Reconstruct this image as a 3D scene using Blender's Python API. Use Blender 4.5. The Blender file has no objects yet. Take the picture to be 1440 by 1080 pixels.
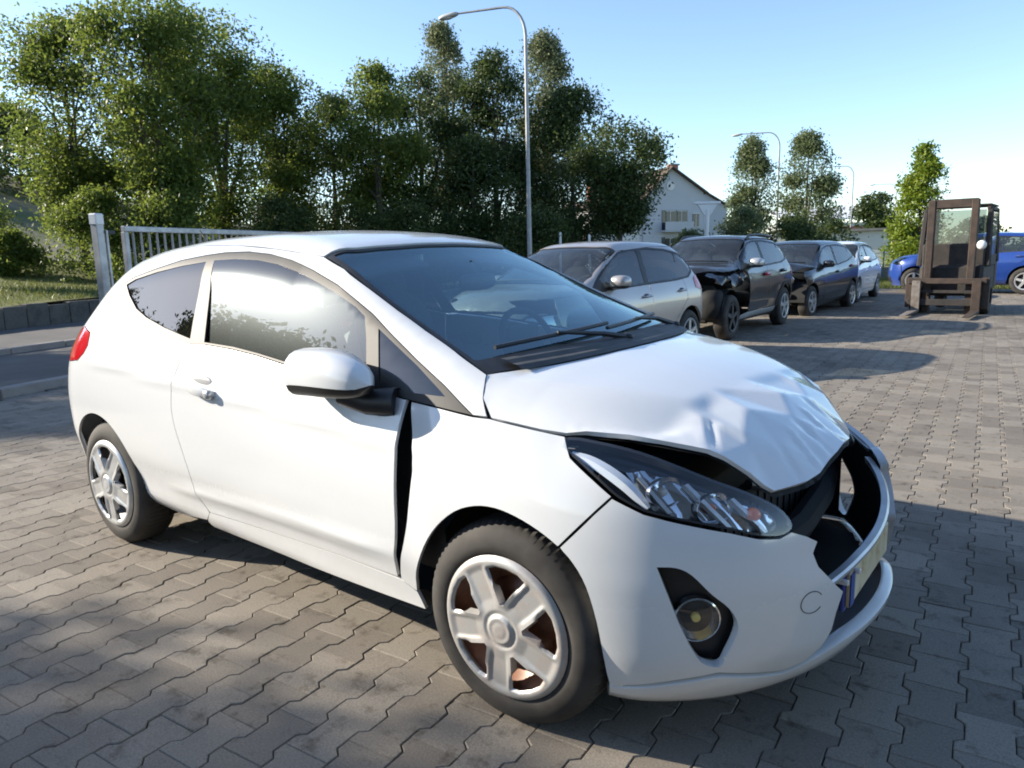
import bpy, bmesh, math, random
import numpy as np
from mathutils import Vector, Matrix
from mathutils.geometry import delaunay_2d_cdt

random.seed(11)
rng = np.random.default_rng(7)
SC = bpy.context.scene
COL = SC.collection
R = math.radians

# ------------------------------------------------------------------ camera, sky, sun, exposure
cam = bpy.data.cameras.new('camera'); cam_o = bpy.data.objects.new('camera', cam); COL.objects.link(cam_o)
YAW, PIT, ROL = 2.2321915, -0.1734038, -0.0234704
fw = Vector((math.cos(YAW)*math.cos(PIT), math.sin(YAW)*math.cos(PIT), math.sin(PIT)))
rt = Vector((math.sin(YAW), -math.cos(YAW), 0)); up = rt.cross(fw)
rt2 = math.cos(ROL)*rt + math.sin(ROL)*up; up2 = -math.sin(ROL)*rt + math.cos(ROL)*up
M = Matrix((rt2, up2, -fw)).transposed().to_4x4(); M.translation = Vector((3.73233, -2.40242, 1.37835))
cam_o.matrix_world = M
cam.sensor_width = 36; cam.lens = 26.005; cam.clip_start = .05; cam.clip_end = 3000
SC.camera = cam_o
SC.cycles.filter_width = 1.9

SUN_AZ, SUN_EL = R(205), R(23.5)
wd = bpy.data.worlds.new('World'); SC.world = wd; wd.use_nodes = True
nt = wd.node_tree; bg = nt.nodes['Background']; sky = nt.nodes.new('ShaderNodeTexSky')
sky.sky_type = 'NISHITA'; sky.sun_disc = False; sky.sun_elevation = SUN_EL; sky.sun_rotation = (math.pi/2-SUN_AZ) % (2*math.pi)
sky.altitude = 1200; sky.air_density = 1.0; sky.dust_density = .8; sky.ozone_density = 2.0
nt.links.new(sky.outputs[0], bg.inputs[0]); bg.inputs[1].default_value = .14
sun = bpy.data.lights.new('sun', 'SUN'); sun.energy = 5.0; sun.angle = R(.53); sun.color = (1, .91, .77)
sun_o = bpy.data.objects.new('sun', sun); COL.objects.link(sun_o)
sd = Vector((math.cos(SUN_AZ)*math.cos(SUN_EL), math.sin(SUN_AZ)*math.cos(SUN_EL), math.sin(SUN_EL)))
sun_o.rotation_euler = sd.to_track_quat('Z', 'Y').to_euler()
sun_o.location = sd*60
vs = SC.view_settings
vs.view_transform = 'Standard'; vs.look = 'None'; vs.gamma = 1; vs.exposure = 1.08; vs.use_curve_mapping = False

# ------------------------------------------------------------------ materials
MATS = {}
def newmat(name):
    m = bpy.data.materials.new(name); m.use_nodes = True
    MATS[name] = m
    return m, m.node_tree, m.node_tree.nodes['Principled BSDF']
def N(t, kind, **kw):
    n = t.nodes.new(kind)
    for k, v in kw.items(): setattr(n, k, v)
    return n
def ramp(t, fac, stops):
    r = N(t, 'ShaderNodeValToRGB')
    e = r.color_ramp.elements
    while len(e) < len(stops): e.new(.5)
    for i, (p, c) in enumerate(stops):
        e[i].position = p; e[i].color = (*c, 1) if len(c) == 3 else c
    t.links.new(fac, r.inputs[0]); return r
def noise(t, scale, detail=4, rough=.55, coord='Object', stretch=None):
    tc = N(t, 'ShaderNodeTexCoord'); v = tc.outputs[coord] if coord != 'Pos' else N(t, 'ShaderNodeNewGeometry').outputs['Position']
    if stretch:
        mp = N(t, 'ShaderNodeMapping'); mp.inputs['Scale'].default_value = stretch; t.links.new(v, mp.inputs[0]); v = mp.outputs[0]
    n = N(t, 'ShaderNodeTexNoise'); n.inputs['Scale'].default_value = scale; n.inputs['Detail'].default_value = detail
    n.inputs['Roughness'].default_value = rough; t.links.new(v, n.inputs['Vector']); return n
def simple(name, col, rough=.5, metal=0, var=.0, scale=8, coat=0, bump=0, coord='Object', spec=.5):
    m, t, b = newmat(name)
    b.inputs['Roughness'].default_value = rough; b.inputs['Metallic'].default_value = metal
    b.inputs['Coat Weight'].default_value = coat; b.inputs['Coat Roughness'].default_value = .04
    b.inputs['Specular IOR Level'].default_value = spec
    b.inputs['Base Color'].default_value = (*col, 1)
    if var:
        n = noise(t, scale, coord=coord)
        lo = tuple(max(0, c*(1-var)) for c in col); hi = tuple(min(1, c*(1+var)) for c in col)
        r = ramp(t, n.outputs['Fac'], [(.3, lo), (.7, hi)]); t.links.new(r.outputs[0], b.inputs['Base Color'])
        if bump:
            bp = N(t, 'ShaderNodeBump'); bp.inputs['Strength'].default_value = bump; bp.inputs['Distance'].default_value = .01
            t.links.new(n.outputs['Fac'], bp.inputs['Height']); t.links.new(bp.outputs[0], b.inputs['Normal'])
    return m
def paint(name, col, dirt=(.33, .29, .23), dz=.55, flake=0, rough=.32, amount=.55):
    """car paint with a film of road dirt low on the panels and faint dust elsewhere"""
    m, t, b = newmat(name)
    b.inputs['Roughness'].default_value = rough; b.inputs['Metallic'].default_value = flake
    b.inputs['Coat Weight'].default_value = .8; b.inputs['Coat Roughness'].default_value = .05
    g = N(t, 'ShaderNodeTexCoord'); sx = N(t, 'ShaderNodeSeparateXYZ'); t.links.new(g.outputs['Object'], sx.inputs[0])
    n = noise(t, 3.2, 7, .65); n2 = noise(t, 40, 5, .7)
    mr = N(t, 'ShaderNodeMapRange'); mr.inputs[1].default_value = dz; mr.inputs[2].default_value = .12; mr.inputs[3].default_value = 0; mr.inputs[4].default_value = 1
    t.links.new(sx.outputs[2], mr.inputs[0])
    mu = N(t, 'ShaderNodeMath', operation='MULTIPLY'); t.links.new(mr.outputs[0], mu.inputs[0]); t.links.new(n.outputs['Fac'], mu.inputs[1])
    mu2 = N(t, 'ShaderNodeMath', operation='MULTIPLY_ADD'); t.links.new(n2.outputs['Fac'], mu2.inputs[0]); mu2.inputs[1].default_value = .10; t.links.new(mu.outputs[0], mu2.inputs[2])
    mu3 = N(t, 'ShaderNodeMath', operation='MULTIPLY'); mu3.use_clamp = True; t.links.new(mu2.outputs[0], mu3.inputs[0]); mu3.inputs[1].default_value = amount
    mx = N(t, 'ShaderNodeMix', data_type='RGBA'); mx.inputs['A'].default_value = (*col, 1); mx.inputs['B'].default_value = (*dirt, 1)
    t.links.new(mu3.outputs[0], mx.inputs['Factor']); t.links.new(mx.outputs['Result'], b.inputs['Base Color'])
    rr = N(t, 'ShaderNodeMapRange'); rr.inputs[3].default_value = rough; rr.inputs[4].default_value = .75; t.links.new(mu3.outputs[0], rr.inputs[0]); t.links.new(rr.outputs[0], b.inputs['Roughness'])
    return m
def glass(name, tint, dust=0.0, dustcol=(.5, .5, .47), ior=1.52, rough=0.0, refl=1.0, haze=0, rc=(1, 1, 1)):
    """tinted sheet glass: see-through, mirror reflection by angle, thin film of dust"""
    m, t, b = newmat(name); t.nodes.remove(b)
    out = t.nodes['Material Output']
    tr = N(t, 'ShaderNodeBsdfTransparent'); tr.inputs[0].default_value = (*tint, 1)
    gl = N(t, 'ShaderNodeBsdfGlossy'); gl.inputs['Roughness'].default_value = rough; gl.inputs[0].default_value = (*rc, 1)
    fr = N(t, 'ShaderNodeFresnel'); 
    gm = N(t, 'ShaderNodeNewGeometry'); mi = N(t, 'ShaderNodeMapRange'); mi.inputs[3].default_value = ior; mi.inputs[4].default_value = 1/ior   # same reflection from either side of the sheet
    t.links.new(gm.outputs['Backfacing'], mi.inputs[0]); t.links.new(mi.outputs[0], fr.inputs[0])
    m1 = N(t, 'ShaderNodeMixShader'); t.links.new(fr.outputs[0], m1.inputs[0]); t.links.new(tr.outputs[0], m1.inputs[1]); t.links.new(gl.outputs[0], m1.inputs[2])
    last = m1
    if haze:                                  # greasy film: scatters part of the mirror image
        g2 = N(t, 'ShaderNodeBsdfGlossy'); g2.inputs['Roughness'].default_value = .20; g2.inputs[0].default_value = (.86, .97, 1, 1)
        mh = N(t, 'ShaderNodeMixShader'); mh.inputs[0].default_value = haze; t.links.new(m1.outputs[0], mh.inputs[1]); t.links.new(g2.outputs[0], mh.inputs[2]); m1 = last = mh
    if dust:
        df = N(t, 'ShaderNodeBsdfPrincipled'); df.inputs['Base Color'].default_value = (*dustcol, 1); df.inputs['Roughness'].default_value = .42
        n = noise(t, 6, 6, .6); mr = N(t, 'ShaderNodeMapRange'); mr.inputs[1].default_value = .3; mr.inputs[2].default_value = .75
        mr.inputs[3].default_value = dust*.5; mr.inputs[4].default_value = dust*1.4; t.links.new(n.outputs['Fac'], mr.inputs[0])
        m2 = N(t, 'ShaderNodeMixShader'); t.links.new(mr.outputs[0], m2.inputs[0]); t.links.new(m1.outputs[0], m2.inputs[1]); t.links.new(df.outputs[0], m2.inputs[2]); last = m2
    t.links.new(last.outputs[0], out.inputs[0])
    return m

white = paint('white_paint', (.74, .75, .75), dz=.55, amount=.7, rough=.22)
blackp = simple('black_plastic', (.018, .018, .019), .45, var=.25, scale=20)
trimb = simple('weathered_trim', (.030, .028, .026), .55, var=.3, scale=9, spec=.35)
greyp = simple('grey_plastic', (.06, .06, .06), .6, var=.25, scale=14)
voidm = simple('dark_cavity', (.006, .006, .006), .8)  # near-black base puts the shade of hollows into the colour
rubber = simple('tyre_rubber', (.035, .031, .027), .8, var=.55, scale=7, bump=.15)
chrome = simple('chrome', (.72, .73, .75), .12, 1)
silver = simple('silver_cover', (.55, .55, .54), .36, .55, var=.15, scale=12)
cloth = simple('seat_cloth', (.035, .036, .04), .9, var=.3, scale=30)
dashm = simple('dashboard_plastic', (.03, .031, .034), .7, var=.3, scale=20)
headlin = simple('headliner', (.38, .38, .37), .95)
redlens = simple('red_lens', (.55, .012, .02), .12, coat=1)
amber = simple('amber_lens', (.75, .16, .02), .2, coat=.6)
whitepl = simple('white_plastic', (.72, .72, .70), .35)
bluepl = simple('blue_plate_band', (.02, .05, .25), .4)
steel = simple('galvanised_steel', (.38, .39, .40), .45, .6, var=.25, scale=6)
g_wind = glass('windscreen_glass', (.60, .76, .80), .012, (.40, .48, .52), ior=2.6, rc=(.72, .92, 1.0))
g_door = glass('door_glass', (.46, .56, .52), .0, ior=1.85, haze=.007)
g_tint = glass('privacy_glass', (.06, .07, .08), .004, (.4, .45, .5), ior=1.9)
g_lens = glass('clear_lens', (.95, .96, .97), .0, ior=1.75)
# rust-dusted cover of the front wheel
def rustcover(name, base, rust, lo, hi):
    m, t, b = newmat(name); b.inputs['Roughness'].default_value = .4; b.inputs['Metallic'].default_value = .45
    n = noise(t, 7, 7, .65); n2 = noise(t, 60, 3, .6)
    ad = N(t, 'ShaderNodeMath', operation='MULTIPLY_ADD'); t.links.new(n2.outputs['Fac'], ad.inputs[0]); ad.inputs[1].default_value = .25; t.links.new(n.outputs['Fac'], ad.inputs[2])
    r = ramp(t, ad.outputs[0], [(lo, base), ((lo+hi)/2, tuple(.6*a+.4*c for a, c in zip(base, rust))), (hi, rust)])
    t.links.new(r.outputs[0], b.inputs['Base Color'])
    r2 = ramp(t, ad.outputs[0], [(lo, (.45,)*3), (hi, (0, 0, 0))]); t.links.new(r2.outputs[0], b.inputs['Metallic'])
    return m
cover_rust = rustcover('rusty_silver_cover', (.50, .48, .45), (.30, .15, .08), .62, 1.0)
rim_rust = rustcover('rusty_steel_rim', (.10, .07, .055), (.30, .12, .06), .35, .75)
rim_dark = simple('dark_steel_rim', (.05, .05, .055), .5, .4, var=.3)

# ------------------------------------------------------------------ objects
def link(o, parent=None):
    COL.objects.link(o)
    if parent is not None: o.parent = parent
    return o
def mk(name, V, F, mat, parent=None, smooth=False, normals=None, kind=None):
    me = bpy.data.meshes.new(name)
    V = np.asarray(V, dtype=float)
    me.from_pydata(V.tolist(), [], F if isinstance(F, list) else F.tolist())
    me.materials.append(mat)
    if smooth: me.polygons.foreach_set('use_smooth', np.ones(len(me.polygons), bool))
    if normals is not None:
        me.normals_split_custom_set_from_vertices(np.asarray(normals).tolist())
    me.update()
    o = bpy.data.objects.new(name, me); link(o, parent)
    if kind: o['kind'] = kind
    return o
def tag(o, label, cat, group=None):
    o['label'] = label; o['category'] = cat
    if group: o['group'] = group
    return o
def thing(name, label, cat, loc=(0, 0, 0), rz=0, group=None):
    o = bpy.data.objects.new(name, None); COL.objects.link(o); o.location = loc; o.rotation_euler = (0, 0, rz); o.empty_display_size = .2
    return tag(o, label, cat, group)
class MB:
    """collects simple solids into one mesh"""
    def __init__(s): s.V = []; s.F = []; s.n = 0
    def add(s, V, F):
        s.V.append(np.asarray(V, float)); s.F += [[i+s.n for i in f] for f in F]; s.n += len(V); return s
    def box(s, c, d, rz=0, bev=0, M=None):
        c = np.array(c, float); d = np.array(d, float)/2
        if bev <= 0:
            V = np.array([[x, y, z] for x in (-1, 1) for y in (-1, 1) for z in (-1, 1)], float)*d
            F = [[0, 1, 3, 2], [4, 6, 7, 5], [0, 4, 5, 1], [2, 3, 7, 6], [0, 2, 6, 4], [1, 5, 7, 3]]
        else:
            b = min(bev, d.min()*.9); V = []; k = {}
            for sx in (-1, 1):
                for sy in (-1, 1):
                    for sz in (-1, 1):
                        for ax in range(3):
                            v = np.array([sx, sy, sz])*(d-b); v[ax] = (sx, sy, sz)[ax]*d[ax]
                            k[(sx, sy, sz, ax)] = len(V); V.append(v)
            F = []
            q = [(-1, -1), (1, -1), (1, 1), (-1, 1)]
            def kk(ax, s, a, b_, m):
                t = [0, 0, 0]; t[ax] = s; o = [i for i in range(3) if i != ax]; t[o[0]] = a; t[o[1]] = b_; return k[(*t, m)]
            for ax in range(3):
                for sg in (-1, 1):
                    f = [kk(ax, sg, a, b_, ax) for a, b_ in q]
                    F.append(f if (sg > 0) == (ax != 1) else f[::-1])
            for ax in range(3):          # edge chamfers running along ax
                o = [i for i in range(3) if i != ax]
                for a in (-1, 1):
                    for b_ in (-1, 1):
                        def kv(e, m):
                            t = [0, 0, 0]; t[ax] = e; t[o[0]] = a; t[o[1]] = b_; return k[(*t, m)]
                        F.append([kv(-1, o[0]), kv(1, o[0]), kv(1, o[1]), kv(-1, o[1])])
            for sx in (-1, 1):
                for sy in (-1, 1):
                    for sz in (-1, 1): F.append([k[(sx, sy, sz, 0)], k[(sx, sy, sz, 1)], k[(sx, sy, sz, 2)]])
            V = np.array(V)
        if rz:
            cs, sn = math.cos(rz), math.sin(rz); V = V @ np.array([[cs, sn, 0], [-sn, cs, 0], [0, 0, 1]])
        if M is not None: V = V @ np.array(M).T
        return s.add(V+c, F)
    def tube(s, pts, r, n=8, cap=True):
        pts = np.asarray(pts, float); rr = np.broadcast_to(np.asarray(r, float), (len(pts),))
        V = []; prev = None
        for i, p in enumerate(pts):
            d = pts[min(i+1, len(pts)-1)]-pts[max(i-1, 0)]; d = d/(np.linalg.norm(d)+1e-9)
            if prev is None:
                a = np.cross(d, [0, 0, 1]) if abs(d[2]) < .95 else np.cross(d, [1, 0, 0])
            else: a = prev-d*(prev@d)
            a = a/(np.linalg.norm(a)+1e-9); prev = a; b = np.cross(d, a)
            for k in range(n):
                t = 2*math.pi*k/n; V.append(p+rr[i]*(math.cos(t)*a+math.sin(t)*b))
        F = []
        for i in range(len(pts)-1):
            for k in range(n):
                F.append([i*n+k, i*n+(k+1) % n, (i+1)*n+(k+1) % n, (i+1)*n+k])
        if cap: F.append(list(range(n))[::-1]); F.append([(len(pts)-1)*n+k for k in range(n)])
        return s.add(V, F)
    def lathe(s, prof, n=32, axis='Y', c=(0, 0, 0), close=False):
        """prof: (radius, along-axis) pairs"""
        V = []
        for i in range(n):
            t = 2*math.pi*i/n
            for r, a in prof:
                p = {'Y': (r*math.cos(t), a, r*math.sin(t)), 'Z': (r*math.cos(t), r*math.sin(t), a), 'X': (a, r*math.cos(t), r*math.sin(t))}[axis]
                V.append((p[0]+c[0], p[1]+c[1], p[2]+c[2]))
        m = len(prof); F = []
        for i in range(n):
            for j in range(m-1 if not close else m):
                F.append([i*m+j, ((i+1) % n)*m+j, ((i+1) % n)*m+(j+1) % m, i*m+(j+1) % m])
        return s.add(V, F)
    def ell(s, c, r, n=12, m=8, p=1.0, M=None):
        """superellipsoid"""
        V = []; sg = lambda v, e: math.copysign(abs(v)**e, v)
        for i in range(m+1):
            a = -math.pi/2+math.pi*i/m
            for k in range(n):
                b = 2*math.pi*k/n
                V.append((sg(math.cos(a), p)*sg(math.cos(b), p)*r[0], sg(math.cos(a), p)*sg(math.sin(b), p)*r[1], sg(math.sin(a), p)*r[2]))
        V = np.array(V)
        if M is not None: V = V @ np.array(M).T
        F = [[i*n+k, i*n+(k+1) % n, (i+1)*n+(k+1) % n, (i+1)*n+k] for i in range(m) for k in range(n)]
        return s.add(V+np.array(c), F)
    def build(s, name, mat, parent=None, smooth=False, kind=None):
        o = mk(name, np.concatenate(s.V), s.F, mat, parent, False, None, kind)
        if smooth:
            me = o.data; me.polygons.foreach_set('use_smooth', np.ones(len(me.polygons), bool)); me.set_sharp_from_angle(angle=R(38))
        return o

# ------------------------------------------------------------------ car body surfaces
def pchip(xs, ys):
    xs = np.array(xs, float); ys = np.array(ys, float); h = np.diff(xs); dl = np.diff(ys)/h
    d = np.zeros_like(ys); d[0] = dl[0]; d[-1] = dl[-1]
    for i in range(1, len(xs)-1):
        if dl[i-1]*dl[i] > 0:
            w1 = 2*h[i]+h[i-1]; w2 = h[i]+2*h[i-1]; d[i] = (w1+w2)/(w1/dl[i-1]+w2/dl[i])
    def f(x):
        x = np.clip(x, xs[0], xs[-1]); i = np.clip(np.searchsorted(xs, x)-1, 0, len(xs)-2); t = (x-xs[i])/h[i]
        return (1+2*t)*(1-t)**2*ys[i]+t*(1-t)**2*h[i]*d[i]+t*t*(3-2*t)*ys[i+1]+t*t*(t-1)*h[i]*d[i+1]
    return f
def smax(a, b, k):
    h = np.maximum(k-np.abs(a-b), 0)/k; return np.maximum(a, b)+h*h*k*.25
class Shape:
    def __init__(s, hw=.866, xf0=2.42, lf=.91, xr0=-.22, lr=.50, T0=None, cr=.1, zb=None, sbf=None, sbr=None, tumble=.5, zs=0, waist=.012, cowl=2.36, head=1.42, krail=.14, pf=(2.7, 2.0), creases=()):
        s.creases = creases
        s.hw, s.xf0, s.lf, s.xr0, s.lr, s.tumble, s.zs, s.waist, s.cowl, s.head, s.krail, s.pf = hw, xf0, lf, xr0, lr, tumble, zs, waist, cowl, head, krail, pf
        s.T0 = pchip(*zip(*T0)); s.zb = pchip(*zip(*zb))
        s.cr = pchip(*zip(*cr)) if not np.isscalar(cr) else (lambda x: cr+0*x)
        s.sbf = pchip(*zip(*sbf)); s.sbr = pchip(*zip(*sbr))
        s.dlow = pchip([-.9, -.80, -.76, -.72, -.66, -.60, -.52, -.42, -.30, -.2, -.12, -.06, 0],
                       [.16, .105, .07, .052, .045, .034, .016, .006, 0, .004, .016, .034, .058])
    def P(s, x, z):
        z = z-s.zs
        xf = np.clip((x+s.sbf(z)-s.xf0)/s.lf, 0, 1); xr = np.clip((s.xr0-(x-s.sbr(z)))/s.lr, 0, 1)
        base = s.hw-s.waist*np.exp(-((x-1.25)/.55)**2)
        return base*(1-xf**s.pf[0])**(1/s.pf[1])*(1-xr**2.6)**(1/2.2)
    def f(s, p):
        x, y, z = p[:, 0], p[:, 1], p[:, 2]
        zr = z-s.zb(x); fr = np.clip((x-s.xf0-.18)/.3, 0, 1)
        low = s.dlow(np.clip(zr, -.9, 0))*(1-.85*fr*fr*(3-2*fr)); upv = .058+s.tumble*zr
        sd_ = np.abs(y)-(s.P(x, z)-np.where(zr < 0, low, upv))
        for (xa, za, xb, zb_, amp, wd_) in s.creases:            # pressed-in style lines: the sheet steps out above the line
            zl = za+(zb_-za)*(x-xa)/(xb-xa); win_ = np.clip((x-xa+.12)/.25, 0, 1)*np.clip((xb+.12-x)/.25, 0, 1)
            sd_ = sd_-amp*win_*np.exp(-np.clip((z-zl)/wd_, -40, 40)**2)
        mid = (s.cowl+s.head)/2
        t = (z-(s.T0(x+.16*y*y*np.exp(-((x-mid)/.45)**2))-s.cr(x)*y*y))*.85
        k = np.interp(x, [s.head-2., s.head-.1, s.head+.18, s.cowl-.16, s.cowl+.14, s.xf0+s.lf], [s.krail, s.krail, .06, .05, .10, .10])
        return smax(sd_, t, k)
    def grad(s, p):
        e = 2e-3; g = np.stack([(s.f(p+np.eye(3)[i]*e)-s.f(p-np.eye(3)[i]*e)) for i in range(3)], -1)
        return g/(np.linalg.norm(g, axis=1, keepdims=True)+1e-12)
    def _bis(s, fn, lo, hi, n):
        lo = np.full(n, lo); hi = np.full(n, hi)
        for _ in range(34):
            m = (lo+hi)/2; g = s.f(fn(m)) > 0; hi = np.where(g, m, hi); lo = np.where(g, lo, m)
        return fn((lo+hi)/2)
    def lift(s, uv, proj):
        uv = np.asarray(uv, float); a, b = uv[:, 0], uv[:, 1]; n = len(uv); o = np.zeros(n)
        if proj in ('right', 'left'):
            sg = -1 if proj == 'right' else 1
            return s._bis(lambda y: np.stack([a, sg*y, b], -1), 0., 1.4, n)
        if proj == 'top': return s._bis(lambda z: np.stack([a, b, z], -1), .3, 2.4, n)
        if proj == 'front':
            t = a/.9; return s._bis(lambda r: np.stack([2.2+r*np.cos(t), r*np.sin(t), b], -1), .02, 2.5, n)
        if proj == 'rear':
            t = a/.9; return s._bis(lambda r: np.stack([.2-r*np.cos(t), r*np.sin(t), b], -1), .02, 2.5, n)
    def topz(s, x, y):
        return float(s.lift([(x, y)], 'top')[0, 2])
    def sidey(s, x, z): return float(s.lift([(x, z)], 'left')[0, 1])
    def fs(s, x, z):
        """side-view point -> front-view (s, z), right-hand side"""
        y = -s.sidey(x, z); return (.9*math.atan2(y, x-2.2), z)
def area(p): return .5*np.sum(p[:, 0]*np.roll(p[:, 1], -1)-np.roll(p[:, 0], -1)*p[:, 1])
def resample(poly, h):
    out = []
    n = len(poly)
    for i in range(n):
        a = np.array(poly[i], float); b = np.array(poly[(i+1) % n], float); k = max(1, int(math.ceil(np.linalg.norm(b-a)/h)))
        for j in range(k): out.append(a+(b-a)*j/k)
    return np.array(out)
def inset2(p, d):
    if d == 0: return p
    p = p if area(p) > 0 else p[::-1]
    e = np.roll(p, -1, 0)-p; e /= (np.linalg.norm(e, axis=1, keepdims=True)+1e-12)
    nrm = np.stack([-e[:, 1], e[:, 0]], -1); m = nrm+np.roll(nrm, 1, 0)
    l = np.maximum(np.linalg.norm(m, axis=1, keepdims=True), 1e-6)
    return p+m/l*d*np.minimum(2/l, 1.8)
def inpoly(q, p):
    x, y = q[:, 0], q[:, 1]; r = np.zeros(len(q), bool); n = len(p); j = n-1
    for i in range(n):
        xi, yi = p[i]; xj, yj = p[j]
        c = ((yi > y) != (yj > y)) & (x < (xj-xi)*(y-yi)/((yj-yi) if yj != yi else 1e-12)+xi)
        r ^= c; j = i
    return r
def crom(pts, k=5):
    """smooth an open polyline"""
    p = np.array(pts, float); p = np.vstack([2*p[0]-p[1], p, 2*p[-1]-p[-2]]); out = []
    for i in range(1, len(p)-2):
        for j in range(k):
            t = j/k; a, b, c, d = p[i-1], p[i], p[i+1], p[i+2]
            out.append(.5*((2*b)+(c-a)*t+(2*a-5*b+4*c-d)*t*t+(3*b-a-3*c+d)*t**3))
    out.append(p[-2]); return [tuple(v) for v in out]
def cdt(poly, holes, h):
    loops = [poly]+holes
    V = np.concatenate(loops); E = []; o = 0
    for l in loops:
        E += [(o+i, o+(i+1) % len(l)) for i in range(len(l))]; o += len(l)
    lo, hi = poly.min(0), poly.max(0)
    gx, gy = np.meshgrid(np.arange(lo[0]+h/2, hi[0], h), np.arange(lo[1]+h/2, hi[1], h*.87), indexing='ij')
    gx = gx+((np.arange(gx.shape[1]) % 2)*h/2)[None, :]
    q = np.stack([gx.ravel(), gy.ravel()], -1); ok = inpoly(q, poly)
    for hh in holes: ok &= ~inpoly(q, hh)
    q = q[ok]
    if len(q):
        dm = np.full(len(q), 9.)
        for l in loops:
            for i in range(0, len(q), 4000):
                dd = np.linalg.norm(q[i:i+4000, None]-l[None], axis=2).min(1); dm[i:i+4000] = np.minimum(dm[i:i+4000], dd)
        q = q[dm > h*.45]
    allv = np.concatenate([V, q]) if len(q) else V
    v2, _, f2, _, _, _ = delaunay_2d_cdt([Vector(v) for v in allv], E, [], 0, 1e-6)
    v2 = np.array([tuple(v) for v in v2]); f2 = np.array([f for f in f2 if len(f) == 3])
    c = v2[f2].mean(1); ok = inpoly(c, poly)
    for hh in holes: ok &= ~inpoly(c, hh)
    return v2, f2[ok]
def sheet(name, P3, T, Nrm, mat, parent, flange=.012, custom=True, V2=None):
    """a triangulated sheet with a turned-in edge"""
    a, b, c = P3[T[:, 0]], P3[T[:, 1]], P3[T[:, 2]]
    fn = np.cross(b-a, c-a)
    if (fn*Nrm[T[:, 0]]).sum() < 0: T = T[:, ::-1]
    cnt = {}
    for t in T:
        for i in range(3):
            e = (int(t[i]), int(t[(i+1) % 3])); cnt[e] = 1
    bd = [e for e in cnt if (e[1], e[0]) not in cnt]
    used = np.unique(T); mp = -np.ones(len(P3), int); mp[used] = np.arange(len(used))
    V = P3[used]; NN = Nrm[used]; F = mp[T].tolist()
    if flange > 0 and bd:
        bi = {}; 
        en = np.zeros((len(P3), 3))
        for x, y in bd:
            d = np.cross(P3[y]-P3[x], Nrm[x]); d /= np.linalg.norm(d)+1e-12; en[x] += d; en[y] += d
        ids = sorted({i for e in bd for i in e}); base = len(V)
        A = P3[ids]; n_ = Nrm[ids]; e_ = en[ids]; e_ /= np.linalg.norm(e_, axis=1, keepdims=True)+1e-12
        V = np.concatenate([V, A, A-n_*flange]); NN = np.concatenate([NN, e_, e_]); k = len(ids); ix = {v: i for i, v in enumerate(ids)}
        for x, y in bd: F.append([base+ix[y], base+ix[x], base+k+ix[x], base+k+ix[y]])
    return mk(name, V, F, mat, parent, True, NN if custom else None)
def panel(S, name, mat, parent, poly, proj, holes=(), h=.03, gap=.002, off=0., flange=.012, disp=None, label=None, tilt=None):
    poly = inset2(resample(poly, h*.8), gap); poly = poly if area(poly) > 0 else poly[::-1]
    hs = [inset2(resample(q, h*.7), -gap) for q in holes]
    v2, T = cdt(poly, hs, h)
    P3 = S.lift(v2, proj); G = S.grad(P3)
    if off: P3 = P3+G*off
    if disp is not None:
        P0 = P3; P3 = disp(P3, G)
        if tilt is not None:                      # pane leant by a small angle about the long axis
            c, s_ = math.cos(tilt), math.sin(tilt); sg = np.sign(G[:, 1]); gy, gz = np.abs(G[:, 1]), G[:, 2]
            G = np.column_stack([G[:, 0], sg*(gy*c+gz*s_), gz*c-gy*s_])
        else:
            mv = np.linalg.norm(P3-P0, axis=1); nn = np.zeros_like(P3)
            fn = np.cross(P3[T[:, 1]]-P3[T[:, 0]], P3[T[:, 2]]-P3[T[:, 0]]); fn[(fn*G[T[:, 0]]).sum(1) < 0] *= -1
            for i in range(3): np.add.at(nn, T[:, i], fn)
            nn /= np.linalg.norm(nn, axis=1, keepdims=True)+1e-12; wv = np.clip((mv-1e-3)/5e-3, 0, 1)[:, None]; G = nn*wv+G*(1-wv); G /= np.linalg.norm(G, axis=1, keepdims=True)
    o = sheet(name, P3, T, G, mat, parent, flange, True)
    if label: o['label'] = label
    return o

# ------------------------------------------------------------------ wheels
def tyre_mb(r=.31, w=.19, rin=.2, seg=72, out=-1, groove=True):
    """outer face towards out*Y at y=0, body goes inwards"""
    prof = [(rin, .012), (rin+.012, .002), (rin+.035, -.003), (r-.045, .004), (r-.022, .012), (r-.008, .028), (r, .045), (r, w*.5), (r, w-.04), (r-.01, w-.022), (r-.04, w-.005), (rin, w-.01)]
    V = []; n = seg*2
    for i in range(n):
        t = 2*math.pi*i/n; g = (i % 2 == 0) and groove
        for j, (rr, a) in enumerate(prof):
            if g and 5 <= j <= 8: rr -= .006
            V.append((rr*math.cos(t), -out*a, rr*math.sin(t)))
    m = len(prof); F = []
    for i in range(n):
        for j in range(m-1): F.append([i*m+j, ((i+1) % n)*m+j, ((i+1) % n)*m+j+1, i*m+j+1])
    if out > 0: F = [f[::-1] for f in F]
    return MB().add(V, F)
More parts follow.
